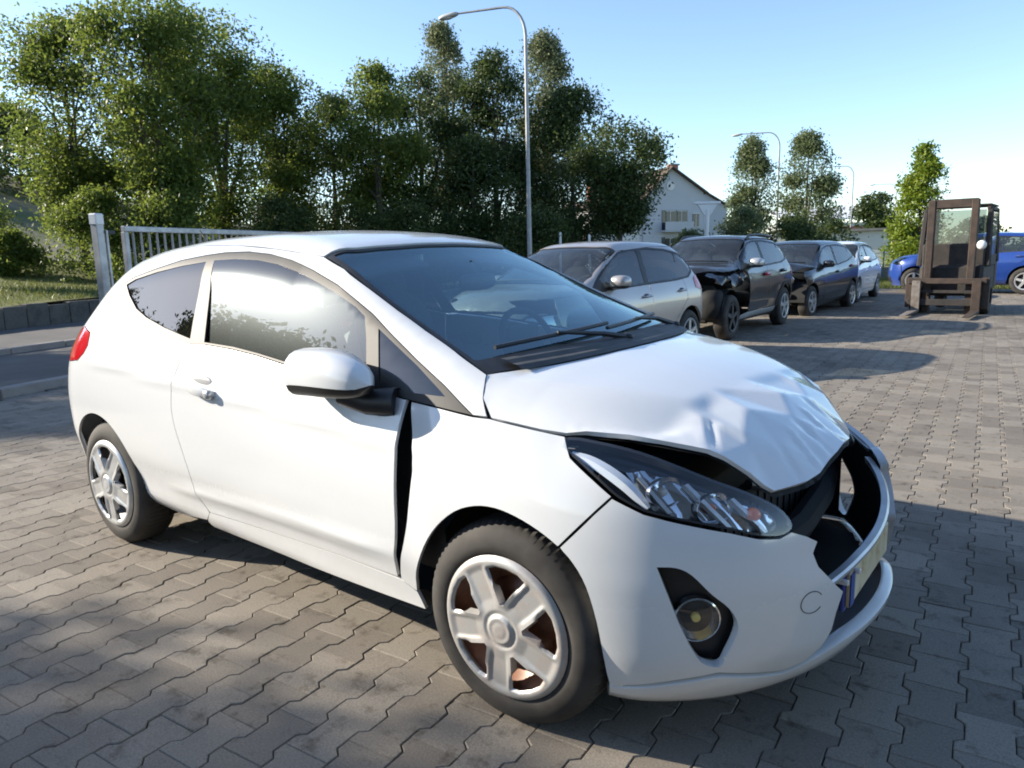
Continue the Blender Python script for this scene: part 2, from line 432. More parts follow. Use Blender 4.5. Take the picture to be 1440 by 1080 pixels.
def cover_part(parent, r, mat, base_deg, out=-1, spokes=5):
    """five-spoke wheel cover: dished disc with five triangular openings, raised spoke rims and hub cap"""
    holes = []
    for k in range(spokes):
        t0 = R(base_deg)+2*math.pi*(k+.5)/spokes
        ri, ro, hi, ho = r*.37, r*.855, R(7), R(20.5)
        pts = [(ri, -hi*.6), (r*.60, -R(15)), (ro*.97, -ho), (ro, -ho*.6), (ro, 0), (ro, ho*.6), (ro*.97, ho), (r*.60, R(15)), (ri, hi*.6)]
        holes.append(np.array([(q*math.cos(t0+a), q*math.sin(t0+a)) for q, a in pts]))
    outer = np.array([(r*math.cos(2*math.pi*i/64), r*math.sin(2*math.pi*i/64)) for i in range(64)])
    hs = [resample(q, .005) for q in holes]
    v2, T = cdt(outer, hs, .006)
    rr = np.hypot(v2[:, 0], v2[:, 1])/r; th = np.arctan2(v2[:, 1], v2[:, 0])
    dome = .010+.010*(1-rr**2)-.011*np.clip((rr-.92)/.08, 0, 1)**2
    ph = np.cos((th-R(base_deg))*spokes)               # 1 on spoke centre, -1 on opening
    sp = np.clip((rr-.28)/.15, 0, 1)*np.clip((.9-rr)/.08, 0, 1)
    dh = np.full(len(v2), 9.)
    for q in hs: dh = np.minimum(dh, np.linalg.norm(v2[:, None]-q[None], axis=2).min(1))
    inner_ = np.clip((.72-rr)/.12, 0, 1)*np.clip((rr-.22)/.06, 0, 1)
    ss_ = lambda e: e*e*(3-2*e)
    w = dome-.006*ss_(np.clip((dh-.010)/.012, 0, 1))*sp+.0025*inner_*(1-ss_(np.clip(dh/.010, 0, 1)))-.008*(1-ss_(np.clip(dh/.007, 0, 1)))*(1-inner_)*np.clip((.93-rr)/.05, 0, 1)
    hub = ss_(np.clip((.20-rr)/.025, 0, 1)); w = w-.005*np.exp(-((rr-.235)/.02)**2)+.005*hub-.002*np.exp(-((rr-.12)/.03)**2)
    P3 = np.stack([v2[:, 0], out*w, v2[:, 1]], -1)
    V = P3
    nrm = np.zeros_like(P3); a, b, c = P3[T[:, 0]], P3[T[:, 1]], P3[T[:, 2]]; fn = np.cross(b-a, c-a)
    if fn[:, 1].sum()*out < 0: fn = -fn
    for i in range(3): np.add.at(nrm, T[:, i], fn)
    nrm /= np.linalg.norm(nrm, axis=1, keepdims=True)+1e-12
    return sheet('wheel_cover', P3, T, nrm, mat, parent, .024, True)
def wheel(car, x, y, z, r=.31, w=.19, rc=.213, cov=None, rimmat=None, base=48, steer=0, out=None, name='wheel'):
    out = -1 if y < 0 else 1 if out is None else out
    rim = MB().lathe([(.04, .075), (.055, .045), (.10, .05), (.13, .075), (rc*.78, .055), (rc*.84, .03), (rc*.92, .022), (rc*.96, .012), (rc*.965, .008), (rc*.975, .012), (rc*.95, .03), (rc*.93, .15)], 40)
    rim.lathe([(.0, .09), (.06, .085), (.128, .088), (.13, .11)], 24)
    for v in rim.V: v[:, 1] *= -out
    wo = rim.build(name, rimmat or rim_dark, car, True); wo.location = (x, y, z); wo.rotation_euler = (0, 0, steer)
    t = tyre_mb(r, w, rc*.965, out=out).build('tyre', rubber, wo, True)
    if cov: cover_part(wo, rc, cov, base, out)
    return wo
def simple_wheel(car, x, y, z, r, w, rc, mat, spokes=5):
    """road wheel seen from far: tyre, disc with spokes standing proud of a dark well"""
    out = -1 if y < 0 else 1
    t = tyre_mb(r, w, rc, seg=24, out=out, groove=False).build('wheel', rubber, car, True); t.location = (x, y, z)
    a = MB().lathe([(.0, .05), (rc*.9, .05), (rc, .01)], 24)
    for v in a.V: v[:, 1] *= -out
    a.build('wheel_well', voidm, t, False)
    b = MB()
    b.lathe([(rc*1.0, .004), (rc*.97, -.004), (rc*.86, .004), (rc*.84, .03)], 30); b.lathe([(0, -.002), (rc*.2, 0), (rc*.26, .02)], 16)
    for k in range(spokes):
        t0 = 2*math.pi*k/spokes+.3; c, s_ = math.cos(t0), math.sin(t0); hw = rc*.13
        V = []
        for rr, h_, y_ in ((rc*.15, hw*1.1, .004), (rc*.9, hw*.95, .004), (rc*.15, hw*1.1, .03), (rc*.9, hw*.95, .03)):
            for sg in (-1, 1): V.append((rr*c-sg*h_*s_, y_, rr*s_+sg*h_*c))
        b.add(V, [[0, 1, 3, 2], [0, 2, 6, 4], [1, 5, 7, 3], [2, 3, 7, 6]])
    for v in b.V: v[:, 1] *= -out
    b.build('wheel_rim', mat, t)
    return t

# ------------------------------------------------------------------ the white hatchback
FS = Shape(T0=[(-.9, .90), (-.62, 1.03), (-.50, 1.26), (-.46, 1.345), (-.40, 1.355), (-.2, 1.40), (0, 1.435), (.3, 1.475), (.6, 1.497), (.9, 1.502), (1.2, 1.487), (1.42, 1.453), (1.6, 1.385), (2.0, 1.217), (2.36, 1.068), (2.42, 1.045), (2.5, 1.03), (2.7, .992), (2.9, .94), (3.05, .885), (3.15, .84), (3.25, .775), (3.33, .68), (3.4, .4)],
    cr=[(-.6, .10), (0, .09), (1.2, .10), (1.42, .11), (1.9, .10), (2.3, .09), (2.42, .08), (2.6, .08), (3.0, .10), (3.4, .12)],
    zb=[(-.6, 1.06), (0, 1.045), (.6, 1.02), (1.2, .99), (1.8, .955), (2.3, .925), (2.6, .90), (3.4, .80)],
    sbf=[(.10, .12), (.17, .08), (.24, .03), (.32, .005), (.5, 0), (.6, .015), (.7, .05), (.8, .13), (.9, .26), (1.1, .55)],
    sbr=[(.1, .12), (.2, .07), (.3, .02), (.5, 0), (.65, .012), (.8, .04), (.95, .08), (1.05, .13), (1.2, .23), (1.35, .34), (1.5, .48)],
    creases=[(-.1, .925, 2.05, .80, .007, .022), (.62, .395, 2.0, .43, .010, .03)])
trim_top = [(0.047, 1.287), (0.117, 1.314), (0.279, 1.35), (0.457, 1.385), (0.636, 1.404), (0.772, 1.413), (0.935, 1.413), (1.089, 1.4), (1.245, 1.374), (1.406, 1.335), (1.58, 1.282), (1.7, 1.232), (1.806, 1.187), (1.923, 1.127), (2.072, 1.054), (2.209, 0.99), (2.296, 0.943), (2.344, 0.918)]
trim_bot = [(2.344, 0.918), (2.209, 0.93), (2.088, 0.939), (1.879, 0.962), (1.492, 0.993), (1.249, 1.021), (1.081, 1.035), (0.881, 1.044), (0.785, 1.040), (0.588, 1.068), (0.381, 1.104), (0.232, 1.146), (0.121, 1.213), (0.055, 1.272)]
qglass = [(0.069, 1.278), (0.131, 1.302), (0.299, 1.334), (0.49, 1.36), (0.666, 1.376), (0.704, 1.266), (0.74, 1.135), (0.765, 1.062), (0.695, 1.073), (0.538, 1.099), (0.361, 1.136), (0.245, 1.172), (0.14, 1.228)]
dglass = [(0.725, 1.381), (0.872, 1.384), (1.031, 1.377), (1.182, 1.358), (1.311, 1.33), (1.432, 1.299), (1.596, 1.25), (1.713, 1.208), (1.771, 1.179), (1.81, 1.111), (1.843, 1.04), (1.876, 0.972), (1.488, 1.003), (1.245, 1.03), (1.076, 1.045), (0.873, 1.053), (0.837, 1.138), (0.786, 1.26)]
tri = [(1.857, 1.142), (1.932, 0.98), (2.062, 0.962), (2.223, 0.961), (2.081, 1.037)]
door_rear = crom([(0.785, 1.040), (0.735, 0.933), (0.713, 0.844), (0.707, 0.762), (0.722, 0.678), (0.748, 0.58), (0.765, 0.503), (0.768, 0.44), (0.79, 0.375), (0.839, 0.318)], 3)
door_bot = [(0.839, 0.318), (1.368, 0.328), (1.719, 0.338), (2.016, 0.338)]
door_front = crom([(2.08, 0.935), (2.070, 0.847), (2.064, 0.725), (2.052, 0.546), (2.024, 0.40), (2.016, 0.338)], 4)
fender_rear = crom([(2.090, 0.931), (2.104, 0.85), (2.112, 0.76), (2.106, 0.66), (2.090, 0.556), (2.066, 0.471), (2.036, 0.374), (2.03, .335)], 4)
farch = crom([(2.098, 0.309), (2.116, 0.389), (2.168, 0.49), (2.235, 0.572), (2.314, 0.636), (2.392, 0.668), (2.465, 0.676), (2.536, 0.665), (2.607, 0.640), (2.667, 0.606), (2.712, 0.565), (2.747, 0.504), (2.773, 0.406), (2.785, 0.314), (2.790, 0.247), (2.80, 0.206), (2.822, 0.179)], 3)
rarch = crom([(-0.335, 0.40), (-0.309, 0.502), (-0.243, 0.582), (-0.170, 0.632), (-0.089, 0.658), (-0.007, 0.660), (0.077, 0.637), (0.153, 0.589), (0.213, 0.524), (0.25, 0.451), (0.28, 0.376), (0.298, 0.314), (0.280, 0.250)], 3)
lamp = crom([(-0.955, 0.855), (-0.933, 0.884), (-0.827, 0.874), (-0.743, 0.856), (-0.665, 0.826), (-0.589, 0.790), (-0.513, 0.754), (-0.452, 0.714), (-0.424, 0.675), (-0.427, 0.648), (-0.461, 0.637), (-0.512, 0.645), (-0.571, 0.666), (-0.629, 0.682), (-0.704, 0.702), (-0.759, 0.718), (-0.817, 0.75), (-0.857, 0.785), (-0.912, 0.83), (-.955, .855)], 3)[:-1]
lamp_low = [(-0.427, 0.645), (-0.461, 0.632), (-0.512, 0.640), (-0.571, 0.661), (-0.629, 0.677), (-0.704, 0.697), (-0.759, 0.713), (-0.819, 0.748)]
bump_top = [(-0.422, 0.644), (-0.387, 0.624), (-0.352, 0.601), (-0.365, 0.572), (-0.352, 0.532), (-0.303, 0.466), (-0.281, 0.446)]
bump_low = [(-0.279, 0.440), (-0.299, 0.387), (-0.31, 0.337), (-0.338, 0.292), (-0.379, 0.256), (-0.43, 0.246), (-0.512, 0.262), (-0.6, 0.28), (-.70, .255), (-.80, .225)]
fog = crom([(-0.734, 0.578), (-0.697, 0.577), (-0.666, 0.559), (-0.625, 0.507), (-0.586, 0.464), (-0.566, 0.416), (-0.572, 0.376), (-0.586, 0.337), (-0.6, 0.302), (-0.627, 0.308), (-0.647, 0.33), (-0.679, 0.402), (-0.705, 0.482), (-0.734, 0.578)], 3)[:-1]
taill = [(-.10, 1.05), (-.09, .99), (-.115, .95), (-.17, .915), (-.30, .90), (-.31, 1.0), (-.28, 1.06), (-.2, 1.075)]
wind_half = [(1.413, .563), (1.722, .615), (2.027, .651), (2.316, .697)]
wind_top = [(1.413, .563), (1.462, .445), (1.485, .24), (1.493, 0.)]
wind_bot = [(2.470, 0.), (2.464, .16), (2.414, .478), (2.316, .697)]

car = thing('crashed_hatchback', 'white three-door hatchback with crumpled bonnet and torn front bumper, parked in the foreground', 'car', (0, 0, .0067))
car.rotation_euler = (R(.45), 0, 0)
cup_shade = simple('handle_recess_shade', (.30, .30, .30), .5)  # grey base paints the shade of the recess on white bodywork
def yb(x): return np.interp(x, [-.45, .0, .6, 1.413], [.50, .515, .535, .563])

def fold(P, G):          # rear edge of the fender turned in where the crash buckled it
    zz = np.interp(P[:, 2], [.36, .48, .60, .72, .84, .92], [0, .3, .6, 1, .9, .35])
    d = np.exp(-np.clip((P[:, 0]-2.09)/.085, 0, 9)**2)
    return P-G*(.030*d*zz)[:, None]
def upright(zm, ang=2.6):      # drop glass stands a little steeper than the body side
    return lambda P, G: P-G*.006-np.column_stack([0*P[:, 0], np.sign(P[:, 1])*(zm-P[:, 2])*math.tan(R(ang)), 0*P[:, 0]])
for sg, side in ((-1, 'right'), (1, 'left')):
    rail = [(float(x), FS.topz(x, sg*yb(x))) for x in (-.12, .05, .2, .5, .8, 1.1, 1.25, 1.413)]
    apil = [(x, FS.topz(x, sg*y)) for x, y in ((1.56, .588), (1.722, .615), (1.88, .634), (2.027, .651), (2.17, .673), (2.316, .697))]
    poly = trim_top[::-1]+trim_bot[::-1][1:6]+door_rear[1:]+[(.80, .275), (.474, .234), (.28, .25)]+rarch[::-1][1:]+[(-.36, .30), (-.36, .90), (-.33, 1.0), (-.25, 1.15), (-.19, 1.26)]+rail+apil+[(2.333, .998), (2.353, .963), (2.39, .918)]
    panel(FS, 'body_side', white, car, poly, side, [np.array(taill)], h=.035, gap=.0015)
    db = [p for p in trim_bot if .785 <= p[0] <= 2.09]
    dpoly = db[::-1]+door_front+door_bot[::-1][1:]+door_rear[::-1][1:-1]
    dr = panel(FS, 'door', white, car, dpoly, side, h=.03, gap=.0036)
    fb = [(2.09, .937), (2.209, .928), (2.344, .915)]
    fpoly = fb+[(2.401, .914), (2.559, .892), (2.63, .882), (2.668, .835), (2.745, .788), (2.80, .752), (2.760, .706), (2.672, .606)]+[p for p in farch if p[0] < 2.668][::-1]+fender_rear[::-1]
    panel(FS, 'fender', white, car, fpoly, side, h=.025, gap=.002, disp=fold if sg < 0 else None)
    panel(FS, 'hinge_pillar', trimb, car, [(1.98, .36), (2.0, .92), (2.2, .92), (2.2, .36)], side, h=.05, gap=0, off=-.07, flange=0)
    panel(FS, 'sill', white, car, [(.80, .27), (.839, .318), (1.368, .328), (1.719, .338), (2.03, .333), (2.098, .309), (2.125, .252), (1.52, .238), (.975, .236), (.80, .232)], side, h=.03, gap=.001)
    panel(FS, 'window_surround', trimb, car, trim_top+trim_bot[1:-1], side, [np.array(qglass), np.array(dglass), np.array(tri)], h=.03, gap=.001, off=-.002, flange=.006)
    panel(FS, 'rear_quarter_window', g_tint, car, qglass, side, h=.03, gap=-.003, flange=0, disp=upright(1.30), tilt=R(2.6))
    panel(FS, 'door_window', g_door, car, dglass, side, h=.03, gap=-.003, flange=0, disp=upright(1.28), tilt=R(2.6))
    panel(FS, 'mirror_window', g_tint, car, tri, side, h=.05, gap=-.004, off=-.006, flange=0)
    panel(FS, 'tail_light', redlens, car, taill, side, h=.03, gap=.003, off=.002, flange=.02)
    # bright sealing strip along the foot of the window
    # door handle: grey bulge coloured as the shaded cup, pull bar, lock cap
    hx, hz = .93, .895
    yy = FS.sidey(hx, hz)
    V = []; F = []; nx_, nz_ = 18, 8
    cup = MB().ell((hx-.004, sg*(yy-.0103), hz-.004), (.085, .012, .034), 20, 8, .8).build('handle_cup', cup_shade, car, True)
    bar = MB(); pts = []
    for t in np.linspace(0, 1, 17):
        x_ = hx-.105+.215*t; z_ = hz-.006-.026*t; pts.append((x_, sg*(FS.sidey(x_, z_)+.002+.026*math.sin(math.pi*t)**.55), z_))
    for i, p in enumerate(pts):
        hh = .025*(math.sin(math.pi*min(max(i/16, .05), .95))**.45)
        for a in range(10):
            q = 2*math.pi*a/10; V.append((p[0], p[1]+.009*math.cos(q), p[2]+hh*math.sin(q)))
    F = [[i*10+a, i*10+(a+1) % 10, (i+1)*10+(a+1) % 10, (i+1)*10+a] for i in range(16) for a in range(10)]+[list(range(10)), [160+a for a in range(10)]]
    bar.add(V, F); bar.build('door_handle', white, car, True)
    MB().ell((hx+.088, sg*(FS.sidey(hx+.088, hz-.03)+.016), hz-.034), (.024, .016, .019), 12, 8, .7).build('lock_cap', silver, car, True)
    # wing mirror
    V = []; n = 20; k = 12
    for i in range(k+1):
        t = i/k                                     # along x, from the blunt rear (glass) to the rounded front
        x = 1.655+.36*t
        e = (1-max(0, (t-.25)/.75)**2.2)**.5 if t < 1 else .02
        y0 = .865+.03*t; hw_ = .100*e*(1-.12*t); zc = 1.005-.012*t+.012*math.sin(math.pi*t); hh = .078*e
        for a in range(n):
            q = 2*math.pi*a/n; cs, sn = math.cos(q), math.sin(q)
            V.append((x+.02*cs*(1-t), sg*(y0+hw_*math.copysign(abs(cs)**.75, cs)), zc+hh*math.copysign(abs(sn)**.8, sn)))
    F = [[i*n+a, i*n+(a+1) % n, (i+1)*n+(a+1) % n, (i+1)*n+a] for i in range(k) for a in range(n)]+[[k*n+a for a in range(n)]]
    V = np.array(V)
    low_ = [(a+.5)/n for a in range(n)]
    isl = lambda fi: math.sin(2*math.pi*((fi % n)+.5)/n) < -.30 and fi < k*n
    capF = [f for fi, f in enumerate(F) if not isl(fi)]; lowF = [f for fi, f in enumerate(F) if isl(fi)]
    mir = mk('wing_mirror', V, capF, white, car, True)
    V0 = V
    mk('mirror_underside', V0*[1, 1, 1]-[0, 0, .001], lowF, blackp, mir, True)
    mk('mirror_glass', V0[:n]+[.012, 0, 0], [list(range(n))], chrome, mir)
    b = MB().tube([(1.86, sg*.875, .955), (1.945, sg*.845, .925), (2.03, sg*.805, .925)], [.045, .042, .048], 10)
    b.build('mirror_arm', blackp, mir, True)

# roof
rp = [(x, -yb(x)) for x in (-.12, .05, .3, .6, .9, 1.2)]+[(x, -y) for x, y in wind_top]+[(x, y) for x, y in wind_top[::-1][1:]]+[(x, yb(x)) for x in (1.2, .9, .6, .3, .05, -.12)]+[(-.3, .49), (-.42, .40), (-.455, .2), (-.46, 0), (-.455, -.2), (-.42, -.40), (-.3, -.49)]
panel(FS, 'roof', white, car, rp, 'top', h=.045, gap=.0015)
panel(FS, 'headliner', headlin, car, rp, 'top', h=.08, gap=.03, off=-.035, flange=0)
ra = MB().ell((-.28, 0, FS.topz(-.28, 0)+.012), (.05, .02, .018), 10, 6).tube([(-.28, 0, FS.topz(-.28, 0)+.02), (-.42, 0, FS.topz(-.28, 0)+.17)], .004, 6)
ra.build('roof_aerial', blackp, car, True)
# windscreen: glass, printed black border, cowl, wipers
wp = [(x, -y) for x, y in wind_half]+[(x, -y) for x, y in wind_bot[::-1][1:]]+[(x, y) for x, y in wind_bot[1:]]+[(x, y) for x, y in wind_half[::-1][1:]]+[(x, y) for x, y in wind_top[1:]]+[(x, -y) for x, y in wind_top[::-1][1:-1]]
inner = inset2(resample(wp, .06), .028); inner = np.array([(min(x, 2.345-.24*y*y), y) for x, y in inner])
panel(FS, 'windscreen_border', voidm if False else blackp, car, wp, 'top', [inner], h=.04, gap=.004, off=-.006, flange=.004)
panel(FS, 'windscreen', g_wind, car, [tuple(p) for p in inner], 'top', h=.05, gap=-.012, off=-.010, flange=0)
cw = MB(); V = []; F = []
for i, y in enumerate(np.linspace(-.60, .60, 25)):
    xx = 2.32+.105*(1-(y/.66)**2)
    for k_, (o_, h_) in enumerate(((-.045, .004), (-.02, .010), (.0, .006), (.02, .010), (.04, .003))): V.append((xx+o_, y, FS.topz(xx+o_, y)+h_))
for i in range(24):
    for k_ in range(4): F.append([i*5+k_, i*5+k_+1, (i+1)*5+k_+1, (i+1)*5+k_])
cw.add(V, F); cw.build('cowl_grille', greyp, car)
for (y0, y1) in ((-.57, .05), (.0, .60)):
    w = MB(); P = []
    for t in np.linspace(0, 1, 12):
        y = y0+(y1-y0)*t; x = 2.325-.24*y*y-.03*t; P.append((x, y, FS.topz(x, y)+.012))
    w.tube(P, .008, 6)
    xa, ya = 2.395-.2*y1*y1, y1-.02
    w.tube([(xa, ya, FS.topz(xa, ya)+.006), (xa-.03, ya-.12, FS.topz(xa-.03, ya-.12)+.018), (P[5][0]+.006, P[5][1], P[5][2]+.008)], [.013, .010, .006], 6)
    w.ell((xa, ya, FS.topz(xa, ya)+.008), (.022, .022, .014), 10, 6)
    w.build('wiper', blackp, car, True)

# bonnet: smooth behind, folded and crinkled in front
near = [(2.316, -.696, 1.020), (2.333, -.725, .998), (2.353, -.761, .963), (2.403, -.788, .916), (2.559, -.761, .896), (2.63, -.742, .890), (2.68, -.715, .896), (2.788, -.672, .891), (2.866, -.64, .879), (2.929, -.612, .868), (2.978, -.588, .858), (3.015, -.568, .839), (3.071, -.535, .795), (3.103, -.515, .762), (3.123, -.498, .745)]
lip = [(3.147, -.443, .746), (3.174, -.378, .749), (3.188, -.316, .757), (3.191, -.232, .777), (3.195, -.166, .786), (3.194, -.09, .796), (3.187, 0, .785), (3.16, .12, .775), (3.12, .24, .77), (3.06, .38, .78), (3.0, .49, .80), (2.93, .58, .835)]
far = [(2.84, .645, .872), (2.7, .705, .893), (2.559, .755, .90), (2.43, .785, .918), (2.353, .761, .966), (2.333, .725, .998), (2.316, .696, 1.02)]
back = [(2.414, .478), (2.464, .16), (2.470, 0.), (2.464, -.16), (2.414, -.478)]
bnd = near+lip+far+[(x, y, FS.topz(x, y)) for x, y in back]
ctrl = [(2.929, -.459, .900), (2.879, -.535, .893), (2.90, -.40, .912), (2.969, -.293, .912), (2.992, -.045, .918), (3.068, -.243, .862), (3.100, -.366, .822), (3.060, -.15, .872), (2.96, .20, .915), (2.93, .40, .893), (3.03, .10, .885), (3.035, .27, .865), (2.87, .52, .90), (3.01, -.42, .876), (3.04, -.46, .845)]
ctrl += [(x, y, FS.topz(x, y)) for x, y in ((2.80, -.60), (2.80, -.45), (2.82, -.25), (2.84, -.05), (2.83, .2), (2.80, .4), (2.75, .58), (2.6, -.6), (2.6, .6), (2.6, 0), (2.6, -.3), (2.6, .3), (2.72, 0), (2.72, -.5), (2.72, .5))]
bp2 = resample([(p[0], p[1]) for p in bnd], .02)
vz = []
B3 = np.array(bnd); nb = len(B3)
for i in range(nb):
    a, b = B3[i], B3[(i+1) % nb]; kk = max(1, int(math.ceil(np.linalg.norm((b-a)[:2])/.02)))
    for j in range(kk): vz.append(a[2]+(b[2]-a[2])*j/kk)
vz = np.array(vz)
v2, T = cdt(bp2, [], .016)
C3 = np.array(bnd+ctrl); cv, _, cf, _, _, _ = delaunay_2d_cdt([Vector(p[:2]) for p in C3], [], [], 0, 1e-6)
cv = np.array([tuple(v) for v in cv]); ix = [int(np.argmin(((C3[:, :2]-v)**2).sum(1))) for v in cv]; cz = C3[ix, 2]
zl = np.full(len(v2), np.nan)
for t in cf:
    a, b, c = cv[t[0]], cv[t[1]], cv[t[2]]; d = (b[1]-c[1])*(a[0]-c[0])+(c[0]-b[0])*(a[1]-c[1])
    if abs(d) < 1e-12: continue
    l1 = ((b[1]-c[1])*(v2[:, 0]-c[0])+(c[0]-b[0])*(v2[:, 1]-c[1]))/d; l2 = ((c[1]-a[1])*(v2[:, 0]-c[0])+(a[0]-c[0])*(v2[:, 1]-c[1]))/d; l3 = 1-l1-l2
    ok = (l1 > -1e-6) & (l2 > -1e-6) & (l3 > -1e-6); zl[ok] = (l1*cz[t[0]]+l2*cz[t[1]]+l3*cz[t[2]])[ok]
zs_ = FS.lift(v2, 'top')[:, 2]
zl = np.where(np.isnan(zl), zs_, zl)
fx = 2.83+.10*np.clip(v2[:, 1]+.2, 0, 1)
wq = np.clip((v2[:, 0]-fx)/.07, 0, 1); wq = wq*wq*(3-2*wq)
z = zs_*(1-wq)+zl*wq
z[:len(vz)] = vz
# ease the raised near edge into the sheet
dmin = np.full(len(v2), 9.); zb_ = np.zeros(len(v2)); db_ = vz-zs_[:len(vz)]
for i in range(len(v2)):
    dd = np.hypot(v2[i, 0]-bp2[:, 0], v2[i, 1]-bp2[:, 1]); wgt = np.exp(-(dd/.05)**2); s_ = wgt.sum()
    m_ = np.exp(-(dd.min()/.055)**2); zb_[i] = (wgt*db_).sum()/(s_+1e-9)*m_
z[len(vz):] += (zb_*(1-wq))[len(vz):]
# creases: a pinched dent by the near kink, wrinkles in the nose
def seg_d(p, a, b):
    a = np.array(a); b = np.array(b); t = np.clip(((p-a) @ (b-a))/((b-a) @ (b-a)), 0, 1); return np.linalg.norm(p-(a+t[:, None]*(b-a)), axis=1), t
amp = 0
for a, b, d, w_ in (((2.925, -.45), (2.985, -.585), -.010, .009),
                    ((3.085, -.25), (3.19, -.30), .010, .008), ((3.075, -.17), (3.19, -.20), -.008, .010), ((3.06, -.05), (3.18, -.09), .009, .008), ((3.09, -.36), (3.17, -.40), -.006, .010), ((3.04, .05), (3.13, .06), -.008, .012), ((3.10, -.12), (3.18, -.24), .006, .007), ((3.11, -.33), (3.19, -.27), .006, .006)):
    dist, t = seg_d(v2, a, b); z[len(vz):] += (d*np.exp(-(dist/w_)**2)*np.sin(np.pi*np.clip(t*.8+.2, 0, 1))**.5)[len(vz):]
P3 = np.column_stack([v2, z]); Gn = np.zeros_like(P3)
fn = np.cross(P3[T[:, 1]]-P3[T[:, 0]], P3[T[:, 2]]-P3[T[:, 0]]); fn[fn[:, 2] < 0] *= -1
for i in range(3): np.add.at(Gn, T[:, i], fn)
Gn /= np.linalg.norm(Gn, axis=1, keepdims=True)+1e-12
sheet('bonnet', P3, T, Gn, white, car, .013, True)
sheet('bonnet_underside', P3-[0, 0, .02], T, -Gn, voidm, car, 0, False)

# front bumper and nose
def bp_poly(far_side, z_up=0):
    arch = [FS.fs(x, z) for x, z in farch if x > 2.668]
    p = lamp_low[::-1]+[(-.867, .704), (-.950, .606)]
    q = arch+[(-.80, .19)]+bump_low[::-1]+bump_top[::-1]
    seam = [FS.fs(2.80, .748), FS.fs(2.762, .704), FS.fs(2.674, .604)]
    L = bump_top[::-1][::-1]+lamp_low[0:1]  # walk: grille corner -> under the lamp -> seam -> arch -> lip -> back
    poly = [(-.427, .643)]+lamp_low[1:-1]+seam+arch+[(-.82, .20)]+bump_low[::-1]+bump_top[::-1][1:-1]
    return [(-s_, z_) for s_, z_ in poly] if far_side else poly
def dent(P, G):
    d = .012*np.exp(-((P[:, 1]+.42)/.14)**2-((P[:, 2]-.55)/.07)**2)
    return P-np.column_stack([d, d*0, d*0])
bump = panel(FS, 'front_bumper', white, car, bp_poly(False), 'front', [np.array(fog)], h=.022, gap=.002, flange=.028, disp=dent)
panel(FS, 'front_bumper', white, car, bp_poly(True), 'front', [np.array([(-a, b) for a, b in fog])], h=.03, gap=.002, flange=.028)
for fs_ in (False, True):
    panel(FS, 'bumper_shade_sheet', voidm, car, bp_poly(fs_), 'front', [np.array([((-a if fs_ else a), b) for a, b in fog])], h=.05, gap=.012, off=-.030, flange=0)  # added black sheet: its colour makes the shade behind the bumper skin
# lower lip that runs right across
def sweep(name, mat, s0, s1, prof, n=60, jitter=None, parent=None):
    """prof(s) -> list of (offset from skin, z) ; follows the plan of the nose"""
    V = []; F = []; m = None
    for i in range(n+1):
        s_ = s0+(s1-s0)*i/n; pr = prof(s_); m = len(pr)
        for o_, z_ in pr:
            p = FS.lift([(s_, max(z_, .17))], 'front')[0]; t = s_/.9
            V.append((p[0]+o_*math.cos(t), p[1]+o_*math.sin(t), z_))
    for i in range(n):
        for j in range(m-1): F.append([i*m+j, i*m+j+1, (i+1)*m+j+1, (i+1)*m+j])
    F += [list(range(m)), [n*m+j for j in range(m)][::-1]]
    b = MB(); b.add(V, F); 
    if parent is car or parent is None: b.V[0] = b.V[0]+np.array([0, .0, 0])
    o = mk(name, b.V[0], b.F, mat, car, True); o.data.set_sharp_from_angle(angle=R(42)); return o
ztop = lambda s_: np.interp(abs(s_), [0, .25, .36, .43, .512, .6, .7, .82], [.300, .288, .262, .244, .258, .277, .252, .222])
def lipprof(s_):
    zt = float(ztop(s_)); return [(-.10, .172), (-.03, .163), (-.004, .172), (.004, .19), (.006, zt-.03), (.002, zt-.010), (-.008, zt-.003), (-.035, zt-.002)]
sweep('bumper_lip', white, -.835, .80, lipprof)
# bumper cross bar, bent down on the near side, with the clips left on it
zbar = lambda s_: float(np.interp(s_, [-.29, -.15, .05, .25, .42], [.445, .480, .515, .555, .590]))
def barprof(s_):
    zc = zbar(s_); w_ = .012; return [(-.056, zc-w_), (-.042, zc-w_), (-.034, zc-w_*.6), (-.032, zc+w_*.4), (-.037, zc+w_), (-.056, zc+w_)]
sweep('grille_bar', silver, -.285, .43, barprof, 30)
for s_ in (-.27, -.22, -.165):
    p = FS.lift([(s_, zbar(s_)-.02)], 'front')[0]; MB().box(p+[-.045, 0, -.008], (.04, .012, .016), bev=.003).build('grille_clip', whitepl, car)
# number plate, yellowed and caked, with its blue end band
sp, zp = .02, .405
pl = MB().box((0, 0, 0), (.012, .50, .105), bev=.003); pt = np.array([3.262, .0, .400])
plm, t_, b_ = newmat('stained_plate'); b_.inputs['Roughness'].default_value = .5
n_ = noise(t_, 14, 6, .7); r_ = ramp(t_, n_.outputs['Fac'], [(.35, (.62, .56, .42)), (.55, (.55, .45, .26)), (.68, (.32, .20, .10))]); t_.links.new(r_.outputs[0], b_.inputs['Base Color'])
for v in pl.V: v += pt
plate = pl.build('number_plate', plm, car)
MB().box(pt+[.0075, -.228, 0], (.004, .042, .098)).build('plate_band', bluepl, plate)
MB().box(pt+[-.012, 0, 0], (.014, .53, .128), bev=.004).build('plate_holder', bluepl, plate)
